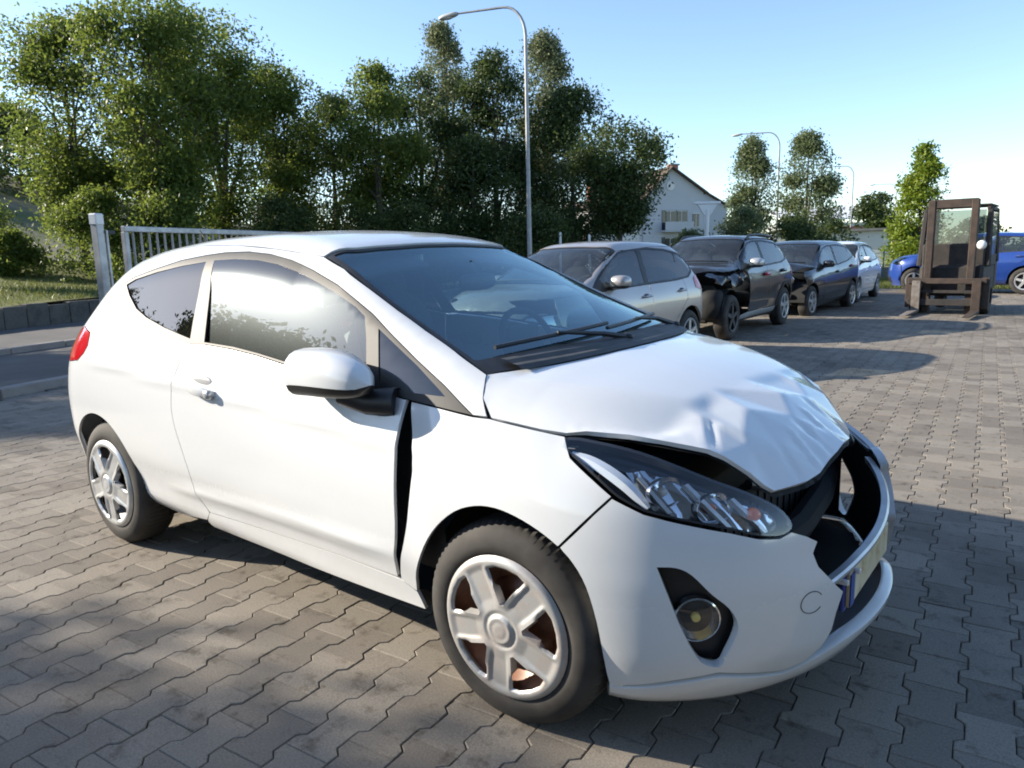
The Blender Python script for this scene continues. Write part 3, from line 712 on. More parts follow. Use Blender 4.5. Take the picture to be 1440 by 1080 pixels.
# fog lamp in its dark pocket
panel(FS, 'fog_pocket', blackp, car, fog, 'front', h=.03, gap=-.012, off=-.045, flange=0)
fc = FS.lift([(-.648, .425)], 'front')[0]; fd = FS.grad(fc[None])[0]; fd = fd/np.linalg.norm(fd)
q = Vector(fd).to_track_quat('X', 'Z').to_matrix()
fl = MB().lathe([(.0, -.055), (.030, -.045), (.052, -.015), (.058, .0), (.062, -.002), (.064, -.02)], 28, 'X')
fl.V = [np.array([tuple(q @ Vector(v)) for v in fl.V[0]])+fc-fd*.022]
fo = fl.build('fog_lamp', chrome, car, True)
gl = MB().lathe([(.0, .010), (.03, .007), (.05, .001), (.058, -.002)], 24, 'X'); gl.V = [np.array([tuple(q @ Vector(v)) for v in gl.V[0]])+fc-fd*.022]
gl.build('fog_lens', g_lens, fo, True)
bl = MB().lathe([(.0, .0), (.012, -.004), (.014, -.04)], 10, 'X'); bl.V = [np.array([tuple(q @ Vector(v)) for v in bl.V[0]])+fc-fd*.030]
bl.build('fog_bulb', simple('yellow_bulb', (.80, .62, .18), .2), fo, True)
# towing-eye cap: a thin ring groove
tc = MB(); cpt = [(-.381+.032*math.cos(a), .441+.030*math.sin(a)) for a in np.linspace(.5, 5.6, 24)]
P = FS.lift(cpt, 'front'); G = FS.grad(P); P = dent(P, G); tc.tube(P+G*.0002, .0014, 5); tc.build('towing_cap', greyp, car, True)

# headlamps
drlm = simple('light_pipe', (.80, .84, .90), .15, coat=1)
lampblk = simple('lamp_housing', (.012, .014, .022), .25)
for sg, ok_ in ((-1, True), (1, False)):
    mir_ = lambda L: [(-a, b) for a, b in L] if sg > 0 else L
    lp = mir_(lamp)
    if not ok_: continue           # the far headlamp is gone: its hole stays open
    hl = panel(FS, 'headlight', lampblk, car, lp, 'front', h=.03, gap=.004, off=-.06, flange=-.045)
    panel(FS, 'lamp_lens', g_lens, car, lp, 'front', h=.03, gap=.004, off=.002, flange=.008).parent = car
    rimp = inset2(resample(lp, .02), .010)
    panel(FS, 'lamp_rim', blackp, car, lp, 'front', [rimp], h=.02, gap=.002, off=-.004, flange=.03)
    def inl(s_, z_, d): 
        p = FS.lift([(s_, z_)], 'front'); return p[0]-FS.grad(p)[0]*d
    # daytime strip: a light pipe that dives from the rear tip to the lower edge
    dp = crom([(-.925, .848), (-.880, .836), (-.835, .813), (-.795, .783), (-.765, .750), (-.748, .727)], 4)
    V = []; F = []; dr_ = MB()
    for i, (a, b) in enumerate(dp):
        w_ = .005+.012*math.sin(math.pi*(i+1)/(len(dp)+1)); t0 = dp[max(i-1, 0)]; t1 = dp[min(i+1, len(dp)-1)]; d = np.array(t1)-np.array(t0); d /= np.linalg.norm(d); nn = np.array([-d[1], d[0]])
        for q_, dep in ((-1, .014), (0, .007), (1, .014)): V.append(inl(a+nn[0]*w_*q_, b+nn[1]*w_*q_, dep))
    for i in range(len(dp)-1):
        for j in range(2): F.append([i*3+j, i*3+j+1, (i+1)*3+j+1, (i+1)*3+j])
    dr_.add(V, F); dr_.build('daytime_strip', drlm, car, True)
    # silvered reflector shell, fluted, filling the front two thirds
    shell = [(-.790, .822), (-.74, .826), (-.66, .795), (-.58, .757), (-.50, .720), (-.448, .686), (-.440, .664), (-.465, .648), (-.52, .655), (-.60, .682), (-.68, .704), (-.735, .722)]
    def flute(P, G):
        sp_ = np.arctan2(P[:, 1], P[:, 0]-2.2)*.9
        return P-G*(.010*np.abs(np.sin((sp_+P[:, 2]*.55)*52)))[:, None]
    panel(FS, 'lamp_reflector', chrome, car, shell, 'front', h=.012, gap=0, off=-.034, flange=.02, disp=flute)
    for (s_, z_, rad) in ((-.700, .768, .044), (-.595, .724, .046)):
        c = inl(s_, z_, .022); q = Vector((.88, -.42, .16)).normalized().to_track_quat('X', 'Z').to_matrix()
        bw = MB().lathe([(.008, -.045), (rad*.5, -.038), (rad*.85, -.02), (rad, .0), (rad*1.10, .004), (rad*1.12, -.01)], 24, 'X')
        bw.V = [np.array([tuple(q @ Vector(v*[1, 1.2, .8])) for v in bw.V[0]])+c]; ro = bw.build('lamp_bowl', chrome, car, True)
        bb = MB().ell((0, 0, 0), (.024, .012, .012), 10, 6); bb.V = [np.array([tuple(q @ Vector(v)) for v in bb.V[0]])+c+np.array(tuple(q @ Vector((-.02, 0, 0))))]
        bb.build('bulb', amber if s_ > -.65 else whitepl, ro, True)
    c = inl(-.507, .700, .020); MB().ell(c, (.022, .020, .018), 12, 8).build('indicator_bulb', amber, car, True)
    for (a, b) in (((-.655, .782), (-.575, .672)), ((-.555, .742), (-.490, .650)), ((-.765, .800), (-.705, .714))):
        m_ = MB(); V = []
        for t in np.linspace(0, 1, 7):
            s_ = a[0]+(b[0]-a[0])*t; z_ = a[1]+(b[1]-a[1])*t
            V += [inl(s_, z_, .012), inl(s_+.010, z_+.003, .014), inl(s_+.012, z_+.004, .036), inl(s_-.002, z_, .036)]
        m_.add(V, [[4*i+k_, 4*i+(k_+1) % 4, 4*i+4+(k_+1) % 4, 4*i+4+k_] for i in range(6) for k_ in range(4)]); m_.build('lamp_bezel', silver, car)
# the strip of wing and nose panel left standing round the far lamp hole
panel(FS, 'torn_nose_strip', white, car, [(.955, .80), (.90, .772), (.80, .735), (.70, .700), (.60, .672), (.50, .645), (.43, .625), (.43, .598), (.50, .612), (.60, .635), (.70, .660), (.80, .690), (.88, .715), (.955, .735)], 'front', h=.03, gap=.001, flange=.02)
fr = MB(); ring = [(.90, .80), (.80, .80), (.70, .775), (.60, .735), (.52, .695), (.50, .655), (.56, .645), (.66, .662), (.78, .70), (.88, .745), (.90, .80)]
Pn = FS.lift(crom(ring, 4), 'front'); Gn2 = FS.grad(Pn); fr.tube(Pn-Gn2*.07, .016, 8); fr.build('lamp_mount', blackp, car, True)

# what shows through the broken nose
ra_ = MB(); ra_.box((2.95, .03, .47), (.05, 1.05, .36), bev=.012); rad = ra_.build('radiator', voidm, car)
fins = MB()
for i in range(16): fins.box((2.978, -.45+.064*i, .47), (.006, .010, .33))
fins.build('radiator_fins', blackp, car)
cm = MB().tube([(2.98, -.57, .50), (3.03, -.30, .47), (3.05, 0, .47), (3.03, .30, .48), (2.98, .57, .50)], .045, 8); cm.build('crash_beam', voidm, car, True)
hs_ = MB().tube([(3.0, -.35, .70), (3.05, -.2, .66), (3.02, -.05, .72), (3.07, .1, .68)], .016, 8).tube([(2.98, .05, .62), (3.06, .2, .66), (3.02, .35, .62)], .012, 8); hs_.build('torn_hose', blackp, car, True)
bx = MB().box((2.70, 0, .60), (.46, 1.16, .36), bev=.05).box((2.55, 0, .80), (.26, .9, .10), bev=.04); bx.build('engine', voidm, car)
MB().add([(2.85, -.62, .285), (3.10, -.52, .285), (3.20, -.25, .285), (3.215, 0, .285), (3.20, .25, .285), (3.10, .52, .285), (2.85, .62, .285)], [list(range(7))]).build('nose_shade_sheet', voidm, car)  # added black sheet that paints the open nose dark
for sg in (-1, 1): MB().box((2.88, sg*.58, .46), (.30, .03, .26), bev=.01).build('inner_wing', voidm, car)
# inner wings, floor, wheel housings
for c_, d_, nm in (((1.25, 0, .25), (1.75, 1.50, .05), 'underbody'), ((-.42, 0, .42), (.30, 1.20, .35), 'boot_floor'), ((.55, 0, .30), (.5, 1.1, .1), 'fuel_tank'), ((2.85, 0, .24), (.55, 1.05, .03), 'undertray')): MB().box(c_, d_).build(nm, voidm, car)
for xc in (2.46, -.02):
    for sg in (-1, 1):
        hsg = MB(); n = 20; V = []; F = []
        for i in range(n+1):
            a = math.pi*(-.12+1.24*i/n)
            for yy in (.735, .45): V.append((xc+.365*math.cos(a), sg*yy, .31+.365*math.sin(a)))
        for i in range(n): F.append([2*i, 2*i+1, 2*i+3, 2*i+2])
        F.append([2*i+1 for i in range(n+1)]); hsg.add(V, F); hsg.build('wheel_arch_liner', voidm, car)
# rear end
panel(FS, 'tailgate', white, car, [(-.80+.06, .24), (-.76, .40), (-.76, .90), (-.80, 1.0), (-.86, 1.15), (-.95, 1.30), (-.6, 1.345), (0, 1.345), (.6, 1.345), (.95, 1.30), (.86, 1.15), (.80, 1.0), (.76, .90), (.76, .40), (.74, .24)], 'rear', h=.05, gap=-.03, off=-.002)
panel(FS, 'rear_window', g_tint, car, [(-.70, 1.06), (-.70, 1.28), (0, 1.30), (.70, 1.28), (.70, 1.06), (0, 1.04)], 'rear', h=.06, off=.006)
# cabin: dash, wheel, seats, mirror
cb = MB(); V = []; prof = [(1.98, .62), (1.86, .80), (1.88, .93), (1.98, .985), (2.15, .985), (2.36, .965)]
for y in np.linspace(-.66, .66, 13):
    for x, z_ in prof: V.append((x+.02*math.cos(y*4), y, z_+.02*math.cos(y*5)))
F = [[i*6+j, i*6+j+1, (i+1)*6+j+1, (i+1)*6+j] for i in range(12) for j in range(5)]
cb.add(V, F); cb.ell((2.02, .36, 1.0), (.14, .20, .06), 14, 8); cb.build('dashboard', dashm, car, True)
MB().box((1.93, 0, 1.03), (.02, .21, .12), bev=.008).build('dash_screen', blackp, car)
sw = MB(); th = np.linspace(0, 2*math.pi, 33); ax = np.array([.42, 0, .9])
sw.tube([(1.70-.17*math.sin(a)*.42, .36+.185*math.cos(a), .96+.17*math.sin(a)*.9) for a in th], .015, 8, False).ell((1.72, .36, .95), (.05, .06, .05), 10, 6)
sw.tube([(1.70, .18, .97), (1.71, .54, .97)], .012, 6).tube([(1.72, .36, .95), (1.95, .36, .86)], .03, 8); sw.build('steering_wheel', dashm, car, True)
for y in (-.36, .36):
    st = MB(); Mx = Matrix.Rotation(R(-18), 3, 'Y')
    st.ell((1.13, y, .50), (.28, .25, .10), 16, 8, .6); st.ell((.86, y, .84), (.10, .245, .36), 16, 10, .6, Mx)
    st.build('front_seat', cloth, car, True)
    hr = MB().ell((.755, y, 1.235), (.055, .125, .085), 14, 8, .7, Mx).tube([(.79, y-.05, 1.1), (.77, y-.05, 1.2)], .007, 6).tube([(.79, y+.05, 1.1), (.77, y+.05, 1.2)], .007, 6); hr.build('headrest', cloth, car, True)
bs = MB().ell((.35, 0, .50), (.24, .62, .11), 18, 8, .5).ell((.06, 0, .80), (.10, .62, .32), 18, 8, .5, Matrix.Rotation(R(-18), 3, 'Y')); bs.build('rear_seat', cloth, car, True)
im = MB().ell((1.70, 0, 1.262), (.022, .115, .036), 14, 8, .7).tube([(1.70, 0, 1.28), (1.66, 0, 1.345)], .012, 6); im.build('rear_view_mirror', blackp, car, True)
for y in (-.36, .36):
    panel(FS, 'sun_visor', greyp, car, [(1.44, y-.2), (1.60, y-.2), (1.60, y+.2), (1.44, y+.2)], 'top', h=.08, off=-.045, flange=.012)
# papers left on the dashboard, against the glass
pp = MB(); pp.add([(2.10, -.05, 1.005), (2.22, -.10, 1.0), (2.25, .14, 1.0), (2.12, .18, 1.005)], [[0, 1, 2, 3]]); pp.build('dash_papers', whitepl, car)
# wheels
wheel(car, 2.475, -.850, .31, .312, .19, .219, cover_rust, rim_rust, 48, R(1.5), -1)
wheel(car, 0, -.845, .31, .312, .19, .219, silver, rim_dark, 55, 0, -1)
wheel(car, 2.475, .850, .295, .312, .19, .219, silver, rim_dark, 30, 0, 1)
wheel(car, 0, .845, .295, .312, .19, .219, silver, rim_dark, 20, 0, 1)

# ------------------------------------------------------------------ other cars
def clip_x(poly, f, keep_gt):
    """keep the part of a polygon where x - f(z) > 0 (or < 0)"""
    out = []; n = len(poly); val = [(p[0]-f(p[1]))*(1 if keep_gt else -1) for p in poly]
    for i in range(n):
        a, b, va, vb = poly[i], poly[(i+1) % n], val[i], val[(i+1) % n]
        if va >= 0: out.append(a)
        if va*vb < 0: t = va/(va-vb); out.append((a[0]+(b[0]-a[0])*t, a[1]+(b[1]-a[1])*t))
    return out
def arc(cx, cz, r, a0, a1, n=18): return [(cx+r*math.cos(R(a0+(a1-a0)*i/n)), cz+r*math.sin(R(a0+(a1-a0)*i/n))) for i in range(n+1)]
DSBF = [(.10, .12), (.17, .08), (.24, .03), (.32, .005), (.5, 0), (.6, .01), (.7, .03), (.8, .08), (.9, .18), (1.1, .5)]
DSBR = [(.1, .12), (.2, .07), (.3, .02), (.5, 0), (.65, .01), (.8, .02), (.95, .05), (1.05, .09), (1.2, .19), (1.35, .32), (1.5, .46), (1.7, .6)]
def gcar(name, label, loc, rz, P, group='cars parked in the row behind the yard', loc_z=0):
    root = thing(name, label, 'car', (loc[0], loc[1], loc_z), R(rz), group)
    wb, ra, rw = P['wb'], P['ra'], P['rw']
    S = Shape(hw=P['hw'], xf0=wb-.05, lf=P['xf']-wb+.05, xr0=-.25, lr=-P['xr']-.25, T0=P['T0'], cr=P.get('cr', .09), zb=P['zb'], sbf=P.get('sbf', DSBF), sbr=P.get('sbr', DSBR), zs=P.get('zs', 0), cowl=P['cowl'], head=P['head'], tumble=P.get('tumble', .45))
    pt = P['paint']; tt = P['trim_top']; tb = P['trim_bot']; zsill = P.get('zsill', .30); hY = P['roof_y']
    yb_ = lambda x: np.interp(x, [-.5, .3, P['head']], [hY-.05, hY-.015, hY])
    belt = lambda x: float(np.interp(x, [p[0] for p in tb[::-1]], [p[1] for p in tb[::-1]]))
    x0, x1, x2 = P['doors']
    az = rw+.01
    whalf = P['wind']                              # (x, y) from roof to cowl
    yh = lambda x: .90*float(S.P(np.array([x]), np.array([.92+P.get('zs', 0)]))[0])
    zh = P['zh']; xs_ = np.linspace(whalf[-1][0]+.04, P['hoodx'], 6)
    low = P.get('black_low')
    for sg, side in ((1, 'left'), (-1, 'right')):
        rail = [(float(x), S.topz(x, sg*yb_(x))) for x in np.linspace(P['xr']+.52, P['head'], 8)]
        ap = [(x, S.topz(x, sg*y)) for x, y in whalf]
        arcr = arc(0, az, ra, 180-5, -8); zq = zsill-.05
        rline = [(x2, belt(x2)), (x2-.02, belt(x2)-.25), (ra*.92+.05, az+ra*.62), (ra+.05, az+.02), (ra+.07, zsill)]
        rear = [(P['xr']+.34, .32), (P['xr']+.34, .92), (P['xr']+.38, 1.08), (P['xr']+.44, S.topz(P['xr']+.52, sg*yb_(P['xr']+.52))-.10)]
        poly = tt+[p for p in tb[::-1][1:] if p[0] < x2]+rline+[(ra+.06, zq), (ra+.01, zq)]+arcr[::-1][1:]+rear+rail+ap[1:]+[(whalf[-1][0]+.03, S.topz(whalf[-1][0]+.03, sg*yh(whalf[-1][0]+.03)))]
        panel(S, 'body_side', pt, root, poly, side, h=.06, gap=.002)
        fd = [(x0, belt(x0))]+[(x0-.01, (belt(x0)+zsill)/2), (x0-.06, zsill)]
        mb_ = [p for p in tb if x1 < p[0] < x0]
        mid = lambda z: x1
        d1 = panel(S, 'front_door', pt, root, fd+[(x1, zsill), (x1, belt(x1))]+mb_[::-1], side, h=.06, gap=.004)
        mb2 = [p for p in tb if x2 < p[0] < x1]
        d2 = panel(S, 'rear_door', pt, root, [(x1, belt(x1)), (x1, zsill)]+rline[::-1]+mb2[::-1], side, h=.06, gap=.004)
        ff = P['seam']
        top = [(x, S.topz(x, sg*yh(x))) for x in xs_ if x < ff]
        arcf = arc(wb, az, ra, 186, 38 if 38 else 0)
        fpts = [(tb[0][0]+.01, tb[0][1]-.004)]+top+[(ff, top[-1][1]-.06), (ff+.02, zh-.06), (ff-.02, .62)]
        fen = [p for p in tb if p[0] > x0]
        af = [p for p in arcf if p[0] < ff-.03]
        poly = fen[::-1][:-1]+fpts+af[::-1]+[(x0-.055, zsill-.0), fd[1], (x0, belt(x0)-.003)]
        if not (sg > 0 and P.get('no_left_fender')):
            panel(S, 'front_wing', pt, root, poly, side, h=.06, gap=.003)
        panel(S, 'sill', low or pt, root, [(ra+.03, zsill-.005), (x0-.06, zsill-.005), (wb-ra-.01, zsill-.04), (wb-ra-.02, zsill-.10), (ra+.02, zsill-.10)], side, h=.08, gap=.002)
        outl = tt+tb[::-1][1:-1]; ring = inset2(resample(outl, .08), .025); tf = [tuple(p) for p in ring]
        gl = []
        for (a0, b0), (a1, b1) in P['panes']:      # each pane between two slanted pillars: x at belt, x at roof
            zb0, zt0 = belt(a0), max(p[1] for p in tt)
            q = clip_x(tf, lambda z: a0+(b0-a0)*(z-zb0)/(zt0-zb0), True); q = clip_x(q, lambda z: a1+(b1-a1)*(z-zb0)/(zt0-zb0), False)
            if len(q) > 2: gl.append(np.array(q))
        panel(S, 'window_surround', blackp, root, outl, side, gl, h=.07, gap=.002, off=-.002, flange=.004)
        for q in gl: panel(S, 'side_window', P.get('glass', g_car), root, q, side, h=.08, gap=-.004, off=-.006, flange=0)
        for hx, hm in ((x1+.14, P.get('handle', pt)), (x2+.12, P.get('handle2', pt))):
            hz = belt(hx)-P.get('hdrop', .13); hy = S.sidey(hx, hz)
            MB().ell((hx, sg*(hy-.004), hz), (.06, .012, .03), 12, 6, .8).build('handle_cup', greyp, root, True)
            MB().tube([(hx-.09, sg*(hy+.004), hz), (hx-.07, sg*(hy+.03), hz), (hx+.07, sg*(hy+.03), hz-.004), (hx+.09, sg*(hy+.004), hz-.004)], P.get('hr', .014), 6).build('door_handle', hm, root, True)
        mx = tb[0][0]-.50; mz = belt(mx)+.09; my = P['hw']+.02
        cap = MB().ell((mx, sg*my, mz), (.11, .115, .075), 16, 10, .75); cap.build('wing_mirror', P.get('mirror', pt), root, True)
        MB().ell((mx+.005, sg*(my-.004), mz-.045), (.105, .11, .035), 14, 6, .75).tube([(mx+.03, sg*(my-.08), mz-.04), (mx+.06, sg*(my-.20), mz-.075)], .035, 8).build('mirror_foot', blackp, root, True)
        tl = P.get('tail', [(P['xr']+.36, .86), (P['xr']+.52, .90), (P['xr']+.50, 1.02), (P['xr']+.40, 1.06)])
        panel(S, 'tail_light', redlens, root, tl, side, h=.05, gap=0, off=.006)
        for xc, yo in ((0, 0), (wb, 0)):
            simple_wheel(root, xc, sg*(P['hw']-.012), rw, rw, .21, rw*.66, rim_dark if (sg > 0 and xc and P.get('no_left_fender')) else P.get('rimmat', silver), P.get('spokes', 5))
            hs = MB(); V = []; n = 12
            for i in range(n+1):
                a = math.pi*i/n
                for yy in (P['hw']-.05, .5): V.append((xc+(ra+.015)*math.cos(a), sg*yy, az+(ra+.015)*math.sin(a)))
            hs.add(V, [[2*i, 2*i+1, 2*i+3, 2*i+2] for i in range(n)]+[[2*i+1 for i in range(n+1)]]); hs.build('wheel_arch_liner', voidm, root)
        if P.get('rails'):
            MB().tube([(-.15, sg*(hY-.03), S.topz(-.15, hY-.03)), (-.05, sg*(hY-.03), S.topz(-.05, hY-.03)+.055), (.6, sg*(hY-.02), S.topz(.6, hY-.02)+.06), (1.15, sg*(hY-.02), S.topz(1.15, hY-.02)+.06), (1.32, sg*(hY-.02), S.topz(1.32, hY-.02))], .024, 8).build('roof_rail', blackp, root, True)
        if P.get('cladding'):
            for xc in (0, wb):
                if sg > 0 and xc and P.get('no_left_fender'): continue
                pl = [(x, z) for x, z in arc(xc, az, ra+.055, 176, 4)]+[(x, z) for x, z in arc(xc, az, ra+.002, 4, 176)]
                panel(S, 'arch_cladding', blackp, root, pl, side, h=.05, gap=0, off=.012, flange=.02)
    xr_ = P['xr']
    wt = [(x, y) for x, y in P['wtop']]
    rp = [(x, -yb_(x)) for x in np.linspace(xr_+.52, P['head']-.1, 6)]+[(x, -y) for x, y in wt]+[(x, y) for x, y in wt[::-1][1:]]+[(x, yb_(x)) for x in np.linspace(P['head']-.1, xr_+.52, 6)]+[(xr_+.30, hY-.12), (xr_+.26, 0), (xr_+.30, -hY+.12)]
    panel(S, 'roof', pt, root, rp, 'top', h=.09, gap=.002)
    wbm = P['wbot']
    wp_ = [(x, -y) for x, y in whalf]+[(x, -y) for x, y in wbm[::-1][1:]]+[(x, y) for x, y in wbm[1:]]+[(x, y) for x, y in whalf[::-1][1:]]+[(x, y) for x, y in wt[1:]]+[(x, -y) for x, y in wt[::-1][1:-1]]
    inn = inset2(resample(wp_, .1), .03)
    panel(S, 'windscreen_border', blackp, root, wp_, 'top', [inn], h=.08, gap=.004, off=-.005, flange=0)
    panel(S, 'windscreen', P.get('wglass', g_carw), root, inn, 'top', h=.1, gap=-.008, off=-.008, flange=0)
    for y0, y1 in ((-.55, .05), (.0, .6)):
        pp = []
        for t in np.linspace(0, 1, 6):
            y = y0+(y1-y0)*t; x = whalf[-1][0]-.02-.2*y*y+.04; pp.append((x, y, S.topz(x, y)+.012))
        MB().tube(pp, .012, 5).build('wiper', blackp, root, True)
    fx = []
    for y in np.linspace(-1, 1, 9):
        s_ = y*P.get('hoods', .62); p = S.lift([(s_, zh)], 'front')[0]; fx.append((p[0], p[1]))
    hx_ = [(x, -yh(x)) for x in xs_]; hp = [(x, -y) for x, y in wbm[:-1]][::-1]+hx_+[q for q in fx if q[0] > P['hoodx']]+[(x, y) for x, y in hx_[::-1] for y in [-y]]
    hp = [(x, -y) for x, y in wbm]+[]; 
    hood = [(x, y) for x, y in wbm[::-1]]+[(x, -y) for x, y in wbm[1:]][0:0]
    left_edge = [(x, yh(x)) for x in xs_]; right_edge = [(x, -yh(x)) for x in xs_]
    backe = [(x, -y) for x, y in wbm[::-1]]+[(x, y) for x, y in wbm[1:]]
    hoodp = right_edge[::-1]+backe+left_edge+[q for q in fx[::-1] if q[0] > P['hoodx']+.01]
    panel(S, 'bonnet', P.get('hoodmat', pt), root, hoodp, 'top', h=.08, gap=.004, disp=P.get('hooddisp'))
    ss = [S.fs(P['seam']+.02, zh-.06), S.fs(P['seam']-.02, .60), S.fs(min(P['seam']+.02, wb+ra), .32)]
    hl = [(-.95, zh-.09), (-.80, zh-.03), (-.52, zh-.04), (-.42, zh-.12), (-.60, zh-.17), (-.85, zh-.15)]
    holes = [] if P.get('no_front') else [np.array(hl), np.array([(-a, b) for a, b in hl])]
    br = ss+[(ss[2][0], .20)]+[(s_, .20) for s_ in np.linspace(ss[2][0]+.1, -ss[2][0]-.1, 9)]+[(-ss[2][0], .20)]+[(-a, b) for a, b in ss[::-1]]+[(s_, zh-.015) for s_ in np.linspace(-ss[0][0]-.12, ss[0][0]+.12, 9)]
    if not P.get('no_front'):
        panel(S, 'front_bumper', pt, root, br, 'front', holes, h=.07, gap=.004)
        for m_ in (1, -1):
            q = [(m_*a, b) for a, b in hl]
            panel(S, 'headlight', chrome, root, q, 'front', h=.06, gap=0, off=-.05, flange=-.04)
            panel(S, 'lamp_lens', g_lens, root, q, 'front', h=.06, gap=.003, off=0, flange=0)
        panel(S, 'front_grille', blackp, root, [(-.42, .30), (.42, .30), (.46, .44), (.34, .50), (-.34, .50), (-.46, .44)], 'front', h=.1, off=.006)
    else:
        b = MB().box((wb+.30, 0, .52), (.10, 1.2, .5), bev=.02).box((wb+.05, 0, .6), (.5, 1.1, .45), bev=.05); b.build('engine', voidm, root)
        MB().tube([(wb+.38, -.65, .50), (wb+.46, 0, .52), (wb+.40, .6, .47)], .05, 8).build('crash_beam', blackp, root, True)
    # tail
    rr = S.lift([(-.6, .9)], 'rear')[0]
    zt = S.topz(xr_+.52, 0)-.06
    panel(S, 'tailgate', pt, root, [(-.80, .24), (-.80, .95), (-.82, 1.1), (-.75, zt), (0, zt+.02), (.75, zt), (.82, 1.1), (.80, .95), (.80, .24)], 'rear', h=.09, off=-.003)
    panel(S, 'rear_window', g_tint, root, [(-.62, 1.05), (-.58, zt-.08), (.58, zt-.08), (.62, 1.05)], 'rear', h=.1, off=.006, flange=0)
    MB().box(((wb)/2, 0, .27), (wb-.6, P['hw']*1.7, .06)).build('underbody', voidm, root)
    c = MB(); zb0 = belt(1.2)
    c.ell((1.95, 0, zb0-.16), (.32, P['hw']-.14, .20), 16, 8, .5); c.build('dashboard', dashm, root, True)
    for y in (-.37, .37):
        s_ = MB(); Mx = Matrix.Rotation(R(-14), 3, 'Y'); s_.ell((1.15, y, .55), (.28, .25, .12), 12, 6, .6).ell((.92, y, zb0-.12), (.10, .24, .36), 12, 8, .6, Mx).ell((.83, y, zb0+.26), (.05, .12, .09), 10, 6, .7, Mx); s_.build('front_seat', cloth, root, True)
    MB().ell((.05, 0, zb0-.14), (.12, P['hw']-.2, .34), 14, 8, .5).build('rear_seat', cloth, root, True)
    MB().tube([(1.72-.07*math.sin(a), .37+.185*math.cos(a), zb0-.03+.16*math.sin(a)) for a in np.linspace(0, 2*math.pi, 21)], .014, 6, False).build('steering_wheel', dashm, root, True)
    return root, S
g_car = glass('side_glass', (.42, .48, .50), .04, (.45, .5, .55), ior=1.7)
g_carw = glass('front_glass', (.55, .62, .63), .05, (.45, .5, .52), ior=1.55)
beige = paint('beige_metallic_paint', (.42, .39, .37), dz=.6, flake=.35, rough=.34)
greyc = paint('charcoal_paint', (.045, .048, .052), dz=.5, flake=.3, rough=.3, dirt=(.12, .11, .09))
blackc = paint('black_paint', (.011, .012, .014), dz=.5, rough=.25, dirt=(.08, .07, .06))
bluec = paint('blue_paint', (.014, .055, .27), dz=.45, flake=.2, rough=.28, dirt=(.18, .17, .2))
white2 = paint('clean_white_paint', (.74, .75, .76), dz=.4)
redh = simple('red_plastic', (.50, .02, .03), .35, coat=.5)

SAND = dict(wb=2.59, ra=.355, rw=.305, hw=.866, xf=3.40, xr=-.67, head=1.42, cowl=2.32, roof_y=.58, paint=beige, zh=.80, hoodx=3.12, seam=2.86, mirror=beige,
    T0=[(-.9, .8), (-.67, .95), (-.6, 1.08), (-.47, 1.36), (-.40, 1.40), (-.2, 1.455), (.3, 1.505), (.9, 1.52), (1.3, 1.50), (1.45, 1.465), (2.30, 1.08), (2.42, 1.05), (2.9, 1.0), (3.2, .92), (3.36, .80), (3.45, .5)],
    zb=[(-.6, 1.0), (0, .98), (1, .95), (2.3, .92), (3.4, .85)],
    trim_top=[(2.30, .935), (2.10, 1.06), (1.85, 1.19), (1.6, 1.305), (1.4, 1.375), (1.1, 1.415), (.7, 1.425), (.3, 1.405), (0, 1.355), (-.18, 1.285), (-.29, 1.20)],
    trim_bot=[(2.30, .93), (1.9, .955), (1.0, .985), (.3, 1.005), (-.05, 1.03), (-.2, 1.10), (-.29, 1.19)],
    doors=(2.02, .98, .12), panes=[((1.07, .98), (1.93, 2.2)), ((.20, .10), (.97, .88)), ((-.6, -.6), (.16, .06))],
    wind=[(1.42, .58), (1.75, .615), (2.05, .655), (2.30, .70)], wtop=[(1.42, .58), (1.48, .35), (1.49, 0)], wbot=[(2.44, 0), (2.42, .35), (2.30, .70)])
sand, SS = gcar('hatchback', 'beige five-door hatchback with silver door mirror, parked directly behind the white wreck', (-1.22, 6.75), -92, SAND)

def dent_d(P, G):
    d = np.clip((P[:, 0]-2.75)/.4, 0, 1)*np.clip((P[:, 1]+.2)/.7, 0, 1)
    return P+np.column_stack([-.10*d, 0*d, .03*d+.02*np.sin(P[:, 0]*22+P[:, 1]*9)*d])
DUST = dict(wb=2.67, ra=.40, rw=.345, hw=.90, xf=3.48, xr=-.80, head=1.42, cowl=2.25, roof_y=.60, paint=greyc, zh=.98, hoodx=3.16, seam=2.98, zs=.12, zsill=.38, rails=True, cladding=True, no_left_fender=True, no_front=True, handle=redh, hr=.030, hooddisp=dent_d, black_low=silver, mirror=silver,
    T0=[(-.95, .8), (-.8, 1.05), (-.7, 1.2), (-.56, 1.46), (-.48, 1.52), (-.2, 1.57), (.3, 1.61), (.9, 1.625), (1.3, 1.61), (1.45, 1.57), (2.22, 1.20), (2.34, 1.17), (2.9, 1.13), (3.2, 1.07), (3.36, .95), (3.48, .6)],
    zb=[(-.6, 1.12), (0, 1.10), (1, 1.07), (2.3, 1.03), (3.4, .95)],
    trim_top=[(2.24, 1.06), (2.0, 1.21), (1.7, 1.37), (1.45, 1.475), (1.1, 1.52), (.6, 1.525), (.1, 1.49), (-.2, 1.43), (-.36, 1.34)],
    trim_bot=[(2.24, 1.05), (1.6, 1.075), (.8, 1.10), (.1, 1.13), (-.2, 1.18), (-.36, 1.33)],
    doors=(1.95, .95, .05), panes=[((1.04, .96), (1.86, 2.2)), ((.14, .02), (.94, .86)), ((-.6, -.6), (.10, -.04))],
    wind=[(1.42, .60), (1.75, .64), (2.0, .68), (2.22, .72)], wtop=[(1.42, .60), (1.47, .35), (1.48, 0)], wbot=[(2.36, 0), (2.34, .35), (2.22, .72)])
